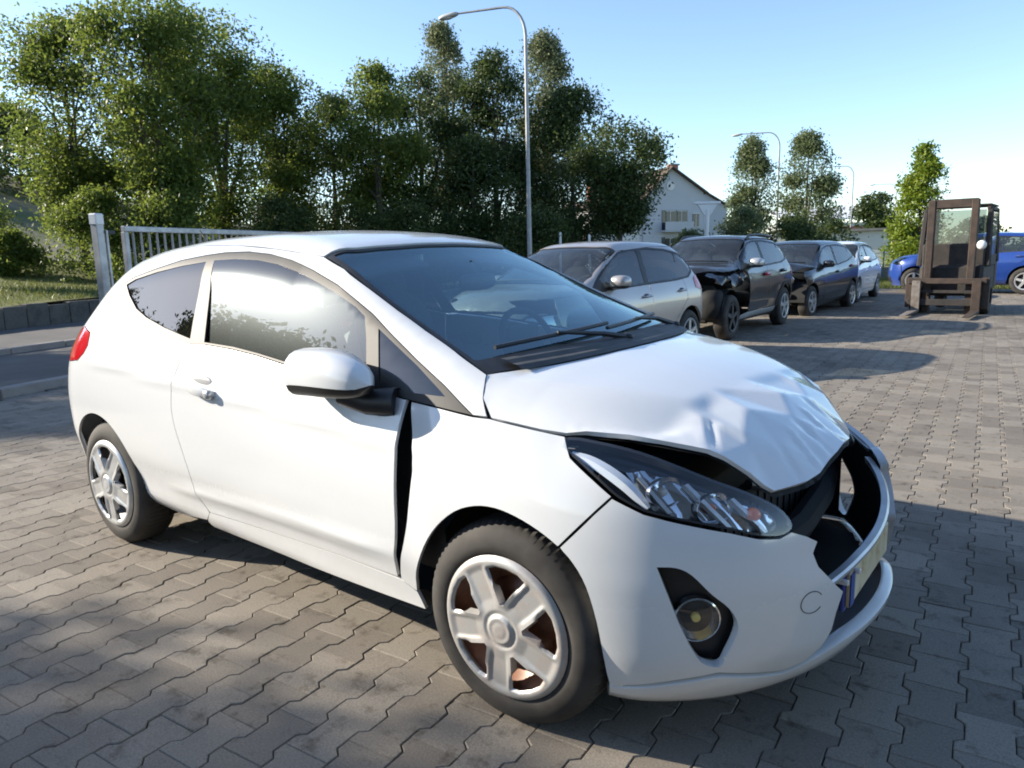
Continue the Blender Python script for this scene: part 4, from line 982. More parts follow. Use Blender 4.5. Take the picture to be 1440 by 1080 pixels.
dust, SD = gcar('offroad_car', 'charcoal off-road car with roof rails, wrecked front wing and red door handle', (-1.5, 11.3), -88.5, DUST)
# crushed left front of the off-road car: torn liner, buckled wing, hanging hub
b = MB(); V = []; F = []
for i in range(13):
    x_ = 2.08+1.05*i/12
    for j in range(7):
        q = j/6; zz = 1.06-.05*(i/12)-.34*q*max(0, (1-abs(x_-2.6)/.62))**.3*(.55+.2*math.sin(i*1.3)); V.append((x_, .70+.17*math.sin(q*1.6)-.10*max(0, (x_-2.75))/.4+.025*math.sin(i*2.1+j*1.7), zz+.02*math.sin(i*1.9+j)))
for i in range(12):
    for j in range(6): F.append([i*7+j, i*7+j+1, (i+1)*7+j+1, (i+1)*7+j])
b.add(V, F)
b.build('crushed_wing', blackc, dust, True)
MB().ell((2.95, .66, .55), (.22, .18, .24), 12, 8, .7).build('torn_liner', voidm, dust, True)

def dent_b(P, G):
    d = np.clip((P[:, 0]-2.6)/.6, 0, 1)
    return P+np.column_stack([-.16*d, 0*d, .07*np.sin(np.clip((P[:, 0]-2.5)/.7, 0, 1)*math.pi)+.02*np.sin(P[:, 1]*11+P[:, 0]*8)*d])
MPV = dict(wb=2.80, ra=.385, rw=.335, hw=.91, xf=3.62, xr=-.82, head=1.55, cowl=2.50, roof_y=.60, paint=blackc, zh=.92, hoodx=3.28, seam=3.08, zs=.06, zsill=.33, no_front=True, hooddisp=dent_b, handle2=redh, hr=.022, glass=g_car,
    T0=[(-.95, .8), (-.82, 1.0), (-.72, 1.18), (-.56, 1.42), (-.45, 1.48), (-.1, 1.55), (.5, 1.60), (1.0, 1.605), (1.4, 1.58), (1.56, 1.54), (2.48, 1.14), (2.6, 1.10), (3.0, 1.04), (3.3, .96), (3.5, .84), (3.62, .5)],
    zb=[(-.6, 1.16), (0, 1.12), (1, 1.04), (2.3, .98), (3.4, .90)],
    trim_top=[(2.46, 1.0), (2.2, 1.15), (1.9, 1.30), (1.6, 1.42), (1.2, 1.48), (.6, 1.495), (.1, 1.46), (-.25, 1.39), (-.42, 1.32)],
    trim_bot=[(2.46, .99), (1.8, 1.01), (1.0, 1.05), (.3, 1.12), (-.1, 1.20), (-.42, 1.31)],
    doors=(2.10, 1.02, .05), panes=[((1.10, 1.02), (2.02, 2.4)), ((.14, .05), (1.0, .92)), ((-.6, -.6), (.10, 0))],
    wind=[(1.55, .60), (1.9, .64), (2.2, .69), (2.48, .74)], wtop=[(1.55, .60), (1.6, .35), (1.61, 0)], wbot=[(2.62, 0), (2.60, .35), (2.48, .74)])
mpv, SMv = gcar('people_carrier', 'black people carrier with smashed nose and rising side windows, behind the off-road car', (-1.5, 16.2), -92, MPV, loc_z=-.06)
MB().ell((3.42, .52, .80), (.10, .20, .09), 12, 8, .7).build('hanging_headlight', chrome, mpv, True)
MB().box((3.62, .35, .42), (.02, .40, .12), bev=.004).build('number_plate', simple('yellow_plate', (.62, .45, .06), .5), mpv)

SMALL = dict(SAND); SMALL.update(paint=white2, mirror=white2, handle=white2, wb=2.50, xf=3.28, hoodx=3.0, seam=2.75, rw=.30, ra=.345)
wc, _ = gcar('compact_car', 'small white hatchback at the far end of the row, nose towards the yard', (-1.70, 19.9), -88, SMALL)
SUV = dict(wb=2.69, ra=.41, rw=.355, hw=.92, xf=3.60, xr=-.95, head=1.40, cowl=2.32, roof_y=.60, paint=bluec, zh=.98, hoodx=3.26, seam=3.05, zs=.12, zsill=.38, cladding=False, rimmat=silver, glass=g_car,
    T0=[(-1.1, .8), (-.95, 1.0), (-.86, 1.2), (-.66, 1.50), (-.56, 1.56), (-.2, 1.62), (.3, 1.66), (.9, 1.68), (1.25, 1.665), (1.42, 1.62), (2.30, 1.22), (2.42, 1.18), (2.9, 1.12), (3.25, 1.04), (3.45, .92), (3.6, .6)],
    zb=[(-.6, 1.14), (0, 1.12), (1, 1.08), (2.3, 1.03), (3.4, .95)],
    trim_top=[(2.30, 1.06), (2.05, 1.22), (1.75, 1.38), (1.45, 1.505), (1.1, 1.56), (.6, 1.57), (.1, 1.54), (-.3, 1.47), (-.50, 1.38)],
    trim_bot=[(2.30, 1.05), (1.6, 1.08), (.8, 1.11), (.1, 1.15), (-.3, 1.24), (-.50, 1.37)],
    doors=(2.0, .98, .05), panes=[((1.06, .98), (1.92, 2.3)), ((.14, .02), (.96, .88)), ((-.8, -.8), (.10, -.04))],
    wind=[(1.40, .60), (1.75, .64), (2.05, .69), (2.30, .74)], wtop=[(1.40, .60), (1.46, .35), (1.47, 0)], wbot=[(2.44, 0), (2.42, .35), (2.30, .74)])
suv, _ = gcar('sport_utility_car', 'bright blue sport utility car standing across the yard behind the forklift', (2.45, 22.6), 175, SUV, group=None)

# ------------------------------------------------------------------ forklift
fk = thing('forklift', 'old brown forklift with worn cab and lowered forks, facing the camera in the yard', 'forklift', (1.52, 15.0, 0), R(-91))
def rusty(name, a, b_, sc=5):
    m, t, b = newmat(name); b.inputs['Roughness'].default_value = .75
    n = noise(t, sc, 7, .65); r = ramp(t, n.outputs['Fac'], [(.35, a), (.65, b_)]); t.links.new(r.outputs[0], b.inputs['Base Color']); return m
fbrown = rusty('rusted_mast_steel', (.034, .024, .018), (.070, .046, .033)); fdark = rusty('worn_dark_paint', (.018, .017, .016), (.045, .035, .030)); fsteel = rusty('bare_fork_steel', (.22, .20, .18), (.12, .09, .07), 9)
for sg in (-1, 1):
    MB().box((.30, sg*.37, 1.13), (.16, .125, 2.20), bev=.01).build('mast_rail', fbrown, fk)
    MB().tube([(.20, sg*.35, .20), (.20, sg*.35, 1.7)], .03, 8).build('lift_cylinder', fsteel, fk, True)
    MB().box((-.35, sg*.62, 1.0), (.07, .06, 1.0), bev=.01).build('cab_post', fdark, fk) if False else None
    MB().tube([(-.05, sg*.60, .95), (-.22, sg*.56, 2.08)], .055, 6).build('cab_pillar', fdark, fk)
    MB().tube([(-1.45, sg*.58, 1.0), (-1.25, sg*.54, 2.08)], .06, 6).build('cab_pillar', fdark, fk)
    w = MB().lathe([(.16, .0), (.20, -.005), (.34, .005), (.36, .04), (.36, .20), (.33, .24), (.16, .23)], 28)
    for v in w.V: v[:, 1] *= -sg
    wo = w.build('drive_wheel', rubber, fk, True); wo.location = (0, sg*.70, .36)
    h = MB().lathe([(0, .03), (.10, .03), (.17, .02)], 16)
    for v in h.V: v[:, 1] *= -sg
    h.build('wheel_hub', fbrown, wo, True)
    w = MB().lathe([(.10, .0), (.25, .0), (.27, .03), (.27, .15), (.25, .18), (.1, .18)], 20)
    for v in w.V: v[:, 1] *= -sg
    wo = w.build('steer_wheel', rubber, fk, True); wo.location = (-1.65, sg*.50, .27)
    # forks: upright heel and tapering blade
    f = MB(); y = sg*.52
    f.box((.56, y, .36), (.05, .15, .62), bev=.005)
    V = [(.54, y-.075, .05), (.54, y+.075, .05), (.54, y-.075, .10), (.54, y+.075, .10), (1.70, y-.055, .045), (1.70, y+.055, .045), (1.70, y-.055, .058), (1.70, y+.055, .058)]
    f.add(V, [[0, 1, 5, 4], [2, 6, 7, 3], [0, 4, 6, 2], [1, 3, 7, 5], [4, 5, 7, 6], [0, 2, 3, 1]]); f.build('fork', fsteel if sg < 0 else fbrown, fk)
    if sg > 0: MB().tube([(.33, sg*.44, 1.35), (.40, sg*.52, 1.35)], .012, 6).ell((.42, sg*.53, 1.35), (.05, .085, .09), 14, 8).build('work_light', whitepl, fk, True)
    MB().box((.47, sg*.66, .43), (.06, .13, .60), bev=.01).build('carriage_side', fbrown, fk)
MB().box((.30, 0, 2.16), (.13, .82, .17), bev=.01).build('mast_crosshead', fbrown, fk)
MB().box((.50, 0, .66), (.06, 1.36, .11), bev=.01).build('carriage_top_bar', fbrown, fk)
MB().box((.50, 0, .24), (.06, 1.36, .13), bev=.01).build('carriage_bottom_bar', fdark, fk)
MB().box((.46, 0, .45), (.03, .98, .06), bev=.005).build('carriage_mid_bar', fdark, fk)
MB().box((-.72, 0, .66), (1.75, 1.12, .62), bev=.06).build('chassis', fdark, fk)
MB().box((-1.75, 0, .78), (.55, 1.14, .86), bev=.10).build('counterweight', fbrown, fk)
MB().box((-.02, 0, 1.08), (.10, 1.10, .62), bev=.03).build('dash_cowl', fdark, fk)
MB().box((-.72, 0, 2.135), (1.16, 1.16, .035), bev=.01).build('roof_plate', fdark, fk)
for sg in (-1, 1): MB().box((-.72, sg*.54, 2.07), (1.12, .07, .07), bev=.01).build('roof_side_bar', fdark, fk)
gf = glass('cab_glass', (.55, .62, .60), .16, (.42, .46, .44))
MB().box((-.10, 0, 1.68), (.008, 1.02, .72)).build('front_window', gf, fk)
for sg in (-1, 1):
    MB().box((-.75, sg*.585, 1.52), (.95, .012, .95)).build('side_window', gf, fk)
    MB().box((-.75, sg*.59, 1.05), (1.2, .02, .22), bev=.005).build('cab_side_panel', fdark, fk)
s_ = MB().ell((-.95, 0, 1.02), (.24, .24, .09), 12, 6, .6).ell((-1.15, 0, 1.28), (.08, .23, .28), 12, 6, .6); s_.build('driver_seat', cloth, fk, True)
MB().tube([(-.42-.05*math.sin(a), .15*math.cos(a), 1.30+.13*math.sin(a)) for a in np.linspace(0, 2*math.pi, 17)], .013, 6, False).build('steering_wheel', blackp, fk, True)
MB().tube([(-.4, 0, 1.3), (-.15, 0, 1.0)], .025, 6).build('steering_column', blackp, fk, True)

# ------------------------------------------------------------------ ground, paving, road
KX, KY, UX, UY = -5.3, .36, -.342, .940
NX, NY = -UY, UX
def rd(t, d, z=0.): return (KX+UX*t+NX*d, KY+UY*t+NY*d, z)
def structure(o): o['kind'] = 'structure'; return o
def groundmat(name, stops, sc=1.5, rough=.95, bump=.3, fine=30, grain=.25):
    m, t, b = newmat(name); b.inputs['Roughness'].default_value = rough; b.inputs['Specular IOR Level'].default_value = .25
    n = noise(t, sc, 8, .62, 'Pos'); n2 = noise(t, fine, 5, .7, 'Pos')
    ad = N(t, 'ShaderNodeMath', operation='MULTIPLY_ADD'); t.links.new(n2.outputs['Fac'], ad.inputs[0]); ad.inputs[1].default_value = grain; t.links.new(n.outputs['Fac'], ad.inputs[2])
    r = ramp(t, ad.outputs[0], stops); t.links.new(r.outputs[0], b.inputs['Base Color'])
    bp = N(t, 'ShaderNodeBump'); bp.inputs['Strength'].default_value = bump; bp.inputs['Distance'].default_value = .004; t.links.new(n2.outputs['Fac'], bp.inputs['Height']); t.links.new(bp.outputs[0], b.inputs['Normal'])
    return m
sandm = groundmat('joint_sand', [(.4, (.09, .080, .068)), (.8, (.15, .135, .115))], 4)
asph = groundmat('asphalt', [(.35, (.085, .084, .08)), (.6, (.12, .115, .11)), (.9, (.16, .15, .14))], .8, fine=90)
conc = groundmat('concrete_kerb', [(.35, (.20, .19, .175)), (.7, (.30, .28, .26)), (.9, (.14, .13, .11))], 3)
soil = groundmat('rough_ground', [(.3, (.10, .09, .05)), (.55, (.07, .10, .03)), (.8, (.14, .13, .07))], .4, fine=6, grain=.5)
turf = groundmat('turf', [(.3, (.06, .085, .015)), (.55, (.10, .125, .025)), (.85, (.15, .15, .05))], .7, fine=12, grain=.5)
bankm = groundmat('dry_bank', [(.35, (.10, .085, .06)), (.6, (.20, .17, .13)), (.85, (.09, .11, .04))], .35, fine=5, grain=.5)
structure(MB().add([(-600, -600, -.06), (600, -600, -.06), (600, 600, -.06), (-600, 600, -.06)], [[0, 1, 2, 3]]).build('ground', soil))
yard = structure(MB().add([rd(-60, -.0, -.018), rd(-60, -60, -.018), rd(40, -60, -.018), rd(40, 0, -.018)], [[3, 2, 1, 0]]).build('paved_yard', sandm))

# interlocking pavers, each a block with chamfered zigzag sides
m, t, b = newmat('paver_concrete'); b.inputs['Roughness'].default_value = .88; b.inputs['Specular IOR Level'].default_value = .3
at_ = N(t, 'ShaderNodeAttribute'); at_.attribute_name = 'tint'
n1 = noise(t, .55, 7, .68, 'Pos'); n2 = noise(t, 150, 4, .75, 'Pos'); n3 = noise(t, 9, 6, .7, 'Pos', (1, 1, 1))
r1 = ramp(t, at_.outputs['Fac'], [(0, (.165, .144, .119)), (.5, (.208, .183, .152)), (1, (.252, .223, .185))])
r2 = ramp(t, n2.outputs['Fac'], [(.25, (.55, .55, .55)), (.5, (1, 1, 1)), (.75, (1.5, 1.5, 1.48))])
mx = N(t, 'ShaderNodeMix', data_type='RGBA', blend_type='MULTIPLY'); mx.inputs['Factor'].default_value = .8; t.links.new(r1.outputs[0], mx.inputs['A']); t.links.new(r2.outputs[0], mx.inputs['B'])
r3 = ramp(t, n1.outputs['Fac'], [(.30, (.50, .47, .44)), (.50, (1, 1, 1)), (.70, (1.12, 1.09, 1.04))])
mx2 = N(t, 'ShaderNodeMix', data_type='RGBA', blend_type='MULTIPLY'); mx2.inputs['Factor'].default_value = .9; t.links.new(mx.outputs['Result'], mx2.inputs['A']); t.links.new(r3.outputs[0], mx2.inputs['B'])
r4 = ramp(t, n3.outputs['Fac'], [(.32, (.36, .33, .29)), (.45, (1, 1, 1)), (.72, (1, 1, 1)), (.80, (1.18, 1.15, 1.08))])
mx3 = N(t, 'ShaderNodeMix', data_type='RGBA', blend_type='MULTIPLY'); mx3.inputs['Factor'].default_value = .75; t.links.new(mx2.outputs['Result'], mx3.inputs['A']); t.links.new(r4.outputs[0], mx3.inputs['B'])
t.links.new(mx3.outputs['Result'], b.inputs['Base Color'])
bp = N(t, 'ShaderNodeBump'); bp.inputs['Strength'].default_value = .55; bp.inputs['Distance'].default_value = .0025; t.links.new(n2.outputs['Fac'], bp.inputs['Height']); t.links.new(bp.outputs[0], b.inputs['Normal'])
paverm = m
PA = R(5.2); PL, PW = .208, .1485
ex = np.array([math.cos(PA), math.sin(PA)]); ey = np.array([-math.sin(PA), math.cos(PA)])
def wave(v):                 # trapezoid wave of the joint, period PL
    q = (v/PL) % 1.; A = .0125
    return A*np.interp(q, [0, .05, .45, .55, .95, 1.0], [0, 1, 1, -1, -1, 0])
def paver_outline(ph):
    """block from v=0..PL; left side waves one way, right side the other (next row is shifted half a block)"""
    vs_ = np.array([-.006, .20, .30, .70, .80, 1.006])*PL
    L = [(-PW/2+float(wave(v+ph*PL)), float(v)) for v in vs_]; Rr = [(PW/2-float(wave(v+ph*PL)), float(v)) for v in vs_]
    return np.array(L+Rr[::-1])[::-1]
po = paver_outline(.75); po = po if area(po) > 0 else po[::-1]
g0 = inset2(po, .0016); g1 = inset2(po, .0043); K = len(po)
def paver_geo(tilt, hz):
    a = np.column_stack([g0, np.full(K, -.028)]); bb = np.column_stack([g0, np.full(K, -.0035)]); c = np.column_stack([g1, np.zeros(K)])
    V = np.concatenate([a, bb, c]); V[:, :2] -= [0, PL/2]
    V[K:, 2] += tilt[0]*V[K:, 0]+tilt[1]*V[K:, 1]+hz
    return V
PF = [[i, (i+1) % K, K+(i+1) % K, K+i] for i in range(K)]+[[K+i, K+(i+1) % K, 2*K+(i+1) % K, 2*K+i] for i in range(K)]+[[2*K+i for i in range(K)]]
cx, cy = M.translation.x, M.translation.y
i0 = np.arange(-260, 330); j0 = np.arange(-120, 260)
II, JJ = np.meshgrid(i0, j0, indexing='ij'); II = II.ravel(); JJ = JJ.ravel()
U0, V0_ = .853+PW/2, -.9516+PL/2
PX = ex[0]*(U0+II*PW)+ey[0]*(V0_+(JJ+.5*(II % 2))*PL); PY = ex[1]*(U0+II*PW)+ey[1]*(V0_+(JJ+.5*(II % 2))*PL)
dx, dy = PX-cx, PY-cy; fd_ = dx*fw.x+dy*fw.y; la = dx*rt2.x+dy*rt2.y
dl = (PX-KX)*NX+(PY-KY)*NY
dist = np.hypot(dx, dy)
ok = (fd_ > .2) & (np.abs(la) < .80*fd_+1.6) & (dl < -.09) & (dist < 27)
PX, PY, dist, fd_, la, II, JJ = PX[ok], PY[ok], dist[ok], fd_[ok], la[ok], II[ok], JJ[ok]
inview = (np.abs(la)/np.maximum(fd_, .1) < .72) & (fd_ > 1.2) & ((fd_*.985)/(1.378) > 1.55)
order = np.argsort(np.where(inview, dist, 99))
near300 = order[:300]; rest = order[300:]
tints = np.clip(rng.normal(.5, .30, len(PX)), 0, 1)
variants = []
for v in range(24):
    me = bpy.data.meshes.new('paver'); me.from_pydata(paver_geo(rng.normal(0, .006, 2), rng.normal(0, .0009)).tolist(), [], PF)
    me.materials.append(paverm); a = me.attributes.new('tint', 'FLOAT', 'FACE'); a.data.foreach_set('value', np.full(len(PF), (v+.5)/24)); variants.append(me)
for k in near300:
    o = bpy.data.objects.new('paver', variants[min(23, int(tints[k]*24))]); COL.objects.link(o); o.parent = yard
    o.location = (PX[k], PY[k], 0); o.rotation_euler = (0, 0, PA+rng.normal(0, .006))
def fastmesh(name, V, faces_n, F, mat, parent=None, tint=None, smooth=False):
    """V (n,3), F flat loop indices, all faces with faces_n corners (or an array of counts)"""
    me = bpy.data.meshes.new(name); me.vertices.add(len(V)); me.vertices.foreach_set('co', np.asarray(V, np.float32).ravel())
    F = np.asarray(F, np.int32).ravel(); cnt = np.full(len(F)//faces_n, faces_n) if np.isscalar(faces_n) else np.asarray(faces_n)
    me.loops.add(len(F)); me.loops.foreach_set('vertex_index', F); me.polygons.add(len(cnt))
    me.polygons.foreach_set('loop_start', np.concatenate([[0], np.cumsum(cnt)[:-1]]).astype(np.int32))
    me.polygons.foreach_set('use_smooth', np.zeros(len(cnt), bool))
    me.update(calc_edges=True); me.validate()
    if tint is not None:
        a = me.attributes.new('tint', 'FLOAT', 'FACE'); a.data.foreach_set('value', np.asarray(tint, np.float32))
    me.materials.append(mat); o = bpy.data.objects.new(name, me); link(o, parent); return o
nr = len(rest); base = paver_geo((0, 0), 0)
Vr = np.repeat(base[None], nr, 0); tl = rng.normal(0, .006, (nr, 2)); hz = rng.normal(0, .0009, nr)
Vr[:, K:, 2] += tl[:, :1]*Vr[:, K:, 0]+tl[:, 1:]*Vr[:, K:, 1]+hz[:, None]
an = PA+rng.normal(0, .006, nr); cs, sn = np.cos(an)[:, None], np.sin(an)[:, None]
X_ = Vr[:, :, 0]*cs-Vr[:, :, 1]*sn+PX[rest][:, None]; Y_ = Vr[:, :, 0]*sn+Vr[:, :, 1]*cs+PY[rest][:, None]
Vr = np.stack([X_, Y_, Vr[:, :, 2]], -1).reshape(-1, 3)
flat = np.array([i for f in PF for i in f]); cnts = np.array([len(f) for f in PF])
Fr = (flat[None]+(np.arange(nr)*3*K)[:, None]).ravel()
po_ = fastmesh('paver', Vr, np.tile(cnts, nr), Fr, paverm, yard, np.repeat(tints[rest], len(PF)))
po_['kind'] = 'stuff'
# road side: footway one step up, kerb, carriageway, wall, slope
def strip(name, d0, d1, z0, z1, mat, t0=-70, t1=140, n=1, kind='structure'):
    V = []; F = []; k = 40
    for i in range(k+1):
        tt_ = t0+(t1-t0)*i/k
        for j in range(n+1):
            f_ = j/n; V.append(rd(tt_, d0+(d1-d0)*f_, z0+(z1-z0)*f_))
    for i in range(k):
        for j in range(n): F.append([i*(n+1)+j, (i+1)*(n+1)+j, (i+1)*(n+1)+j+1, i*(n+1)+j+1])
    o = mk(name, V, F, mat); o['kind'] = kind; return o
def kerbrow(name, d, z0, h, w=.14, t0=-30, t1=60):
    b_ = MB(); V = []; F = []
    for i, tt_ in enumerate(np.arange(t0, t1, 1.0)):
        z1 = z0+h+random.uniform(-.006, .006); c = rd(tt_+.5, d+w/2, (z0+z1)/2-.03); b_.box(c, (.985, w, z1-z0+.06), rz=math.atan2(UY, UX), bev=.012)
    o = b_.build(name, conc); o['kind'] = 'stuff'; return o
kerbrow('kerb', -.02, 0, .10); strip('footway', .12, 3.62, .006, .006, asph)
kerbrow('kerb', 3.60, 0, .10); strip('road', 3.74, 8.0, .006, .006, asph)
weeds = []
# low retaining wall of rough blocks
wall = thing('retaining_wall', 'low dark retaining wall at the foot of the grass slope beyond the road', 'wall', rd(2, 8.0))
wallm = groundmat('old_wall', [(.3, (.03, .03, .028)), (.55, (.065, .062, .056)), (.8, (.12, .115, .10))], 2.5, fine=14, grain=.5)
base_ = np.array(rd(2, 8.0))
for i in range(62):
    t0 = -14+i*.56; w_ = .545; h_ = .52+random.uniform(-.05, .04)
    c = np.array(rd(t0+.5, 8.12, h_/2-.02))-base_
    MB().box(c, (w_, .24+random.uniform(-.02, .02), h_), rz=math.atan2(UY, UX), bev=.015).build('wall_block', wallm, wall)
sl = strip('grass_slope', 8.22, 22, .50, 1.65, turf, -40, 120, 10)
for v in sl.data.vertices: v.co.z += .12*math.sin(v.co.x*.5)*math.cos(v.co.y*.37)
# dry bank rising behind the grass on the left
V = []; F = []; nx, ny = 30, 12
for i in range(nx+1):
    for j in range(ny+1):
        tt_ = -40+140*i/nx; d = 21+34*j/ny; f_ = j/ny
        h_ = 1.55+7.5*(f_*f_*(3-2*f_))*float(np.clip((100-tt_)/60, 0, 1))+random.uniform(-.35, .35)*(f_ > 0)
        V.append(rd(tt_, d, h_))
for i in range(nx):
    for j in range(ny): F.append([i*(ny+1)+j, (i+1)*(ny+1)+j, (i+1)*(ny+1)+j+1, i*(ny+1)+j+1])
o = mk('earth_bank', V, F, bankm, None, True); o['kind'] = 'structure'
strip('far_meadow', 22, 60, 1.60, 2.3, soil, 8, 160, 4)
strip('far_verge', -60, -.2, .012, .012, turf, 33, 160)
# blades of grass
def grass(name, pts, hgt, mat):
    n = len(pts); a = rng.uniform(0, 6.283, n); w = rng.uniform(.006, .014, n)*hgt/.1; h = rng.uniform(.5, 1.2, n)*hgt; lean = rng.normal(0, .35, (n, 2))*h[:, None]
    p = np.asarray(pts); d = np.stack([np.cos(a), np.sin(a), 0*a], -1)*w[:, None]
    tip = p+np.column_stack([lean, h]); V = np.stack([p-d, p+d, tip], 1).reshape(-1, 3)
    o = fastmesh(name, V, 3, np.arange(3*n), mat, None, rng.uniform(0, 1, n)); o['kind'] = 'stuff'; return o
def leafmat(name, dark, mid, light, transl=.35, rough=.5):
    m, t, b = newmat(name); b.inputs['Roughness'].default_value = rough; b.inputs['Specular IOR Level'].default_value = .35
    a = N(t, 'ShaderNodeAttribute'); a.attribute_name = 'tint'
    r = ramp(t, a.outputs['Fac'], [(0, dark), (.5, mid), (1, light)]); t.links.new(r.outputs[0], b.inputs['Base Color'])
    tr = N(t, 'ShaderNodeBsdfTranslucent'); 
    hs = N(t, 'ShaderNodeHueSaturation'); hs.inputs['Value'].default_value = 1.5; hs.inputs['Hue'].default_value = .485; t.links.new(r.outputs[0], hs.inputs['Color']); t.links.new(hs.outputs[0], tr.inputs[0])
    mxs = N(t, 'ShaderNodeMixShader'); mxs.inputs[0].default_value = transl; t.links.new(b.outputs[0], mxs.inputs[1]); t.links.new(tr.outputs[0], mxs.inputs[2])
    t.links.new(mxs.outputs[0], t.nodes['Material Output'].inputs[0]); return m
gl_m = leafmat('grass_blades', (.07, .09, .02), (.11, .14, .03), (.17, .17, .06), .3)
n = 60000
tt_ = rng.uniform(-12, 22, n); dd_ = rng.uniform(8.25, 20, n)
gp = np.column_stack([KX+UX*tt_+NX*dd_, KY+UY*tt_+NY*dd_, 0.50+(dd_-8.22)/13.78*1.15])
gp[:, 2] += .12*np.sin(gp[:, 0]*.5)*np.cos(gp[:, 1]*.37)-.02
grass('grass', gp, .12, gl_m)
n = 5000; tt_ = rng.uniform(-10, 12, n); dd_ = 3.62+np.abs(rng.normal(0, .10, n)); clump = np.sin(tt_*2.1)+np.sin(tt_*5.3+1) > .1
gp = np.column_stack([KX+UX*tt_+NX*dd_, KY+UY*tt_+NY*dd_, np.full(n, .01)])[clump]; grass('weeds', gp, .09, gl_m)
n = 16000; px_ = rng.uniform(-3, 9, n); py_ = rng.uniform(24.5, 31, n); grass('verge_grass', np.column_stack([px_, py_, np.full(n, .01)]), .14, gl_m)
structure(MB().add([(-3, 24.3, .006), (9, 24.9, .006), (9, 33, .006), (-5, 33, .006)], [[0, 1, 2, 3]]).build('verge', turf))

# ------------------------------------------------------------------ gate and posts
gate = thing('sliding_gate', 'grey steel gate of upright bars between the yard and the road', 'gate', rd(1.75, .02))
gb = np.array(rd(1.75, .02)); ang = math.atan2(UY, UX)
def grel(tt_, z, d=.02): return np.array(rd(tt_, d, z))-gb
for z_, hh in ((1.81, .07), (.17, .09)): MB().box(grel(1.9+4.5, z_), (9.0, .06, hh), rz=ang, bev=.006).build('rail', steel, gate)
for tt_ in (1.93, 6.4, 10.87): MB().box(grel(tt_, .96), (.07, .065, 1.62), rz=ang, bev=.006).build('gate_stile', steel, gate)
bar_me = None
for i in range(64):
    tt_ = 2.06+i*.137
    if abs(tt_-6.4) < .06: continue
    if bar_me is None:
        o = MB().box((0, 0, 0), (.035, .02, 1.58), rz=ang+R(25)).build('bar', steel, gate); bar_me = o.data
    else:
        o = bpy.data.objects.new('bar', bar_me); link(o, gate)
    o.location = grel(tt_, .99)
gp_ = thing('gate_post', 'square steel gate post with pale cap at the open end of the gate', 'post', rd(1.50, .0))
MB().box((0, 0, .93), (.11, .10, 1.86), rz=ang, bev=.008).build('post_shaft', steel, gp_)
MB().box((0, 0, 1.91), (.13, .12, .14), rz=ang, bev=.015).build('post_cap', whitepl, gp_)
MB().tube([(.10*UX+.05, .10*UY, .3), (.10*UX+.05, .10*UY, 1.78)], .02, 6).build('guide_rod', steel, gp_)
MB().box((.12*UX, .12*UY, 1.76), (.20, .10, .05), rz=ang, bev=.006).build('guide_bracket', blackp, gp_)

# ------------------------------------------------------------------ street lamps
lampm = simple('lamp_pole_paint', (.30, .31, .31), .5, .3, var=.2, scale=4); lhead = simple('lamp_head_shell', (.45, .45, .44), .5); ldif = simple('lamp_bowl', (.6, .62, .6), .3)
def street_lamp(x, y, h, label, arm=2.0, rz=math.pi):
    l = thing('street_lamp', label, 'street lamp', (x, y, 0), rz, 'street lamps along the road')
    pts = [(0, 0, 0), (0, 0, 1.2), (0, 0, 4), (0, 0, h-1.1)]+[(.75*(1-math.cos(a)), 0, h-1.1+.95*math.sin(a)) for a in np.linspace(.2, math.pi/2, 7)]+[(arm, 0, h-.10)]
    rr = [.085, .08, .065, .052]+[.05-.002*i for i in range(7)]+[.03]
    MB().tube(pts, rr, 10).build('pole', lampm, l, True)
    MB().ell((arm+.32, 0, h-.13), (.36, .13, .075), 14, 8, .75, Matrix.Rotation(R(6), 3, 'Y')).build('lamp_head', lhead, l, True)
    MB().ell((arm+.38, 0, h-.17), (.22, .10, .06), 12, 6, .8).build('lamp_bowl', ldif, l, True)
    MB().box((0, 0, .05), (.3, .3, .1), bev=.02).build('pole_base', conc, l)
    MB().box((.08, 0, 1.0), (.03, .10, .35), bev=.005).build('service_door', lampm, l)
street_lamp(-10.6, 17.1, 9.05, 'tall curved street lamp in front of the dark trees, nearest of the lamps', 2.35, R(193))
street_lamp(-13.0, 48.1, 9.0, 'curved street lamp beside the pair of trees right of the white house', 2.4, R(190))
street_lamp(-14.9, 75.3, 9.1, 'curved street lamp in front of the white factory roof', 2.4, R(188))
street_lamp(-15.7, 99.5, 8.9, 'faint street lamp farthest along the road', 2.4, R(186))
tp = thing('sign_post', 'stout white T-shaped post behind the parked cars', 'post', (-8.3, 25.7, 0), R(38))
MB().tube([(0, 0, 0), (0, 0, 2.2), (0, 0, 2.95)], [.085, .085, .10], 10).build('post_shaft', whitepl, tp, True)
MB().add([(-.12, -.06, 2.7), (.12, -.06, 2.7), (.38, -.06, 3.12), (-.38, -.06, 3.12), (-.12, .06, 2.7), (.12, .06, 2.7), (.38, .06, 3.12), (-.38, .06, 3.12)], [[0, 1, 2, 3], [5, 4, 7, 6], [0, 4, 5, 1], [1, 5, 6, 2], [3, 2, 6, 7], [0, 3, 7, 4]]).build('post_bracket', whitepl, tp)
MB().box((0, 0, 3.18), (1.02, .16, .11), bev=.02).build('post_arm', whitepl, tp)
for x, y, h, lb in ((-11.9, 20.8, 2.1, 'thin white marker post in front of the dark trees, left of its twin'), (-11.2, 21.7, 2.0, 'thin white marker post in front of the dark trees, right of its twin')):
    q = thing('marker_post', lb, 'post', (x, y, 0), 0, 'marker posts by the road'); MB().tube([(0, 0, 0), (0, 0, h)], .045, 8).build('post_shaft', whitepl, q, True); MB().ell((0, 0, h), (.05, .05, .05), 8, 6).build('post_cap', whitepl, q, True)

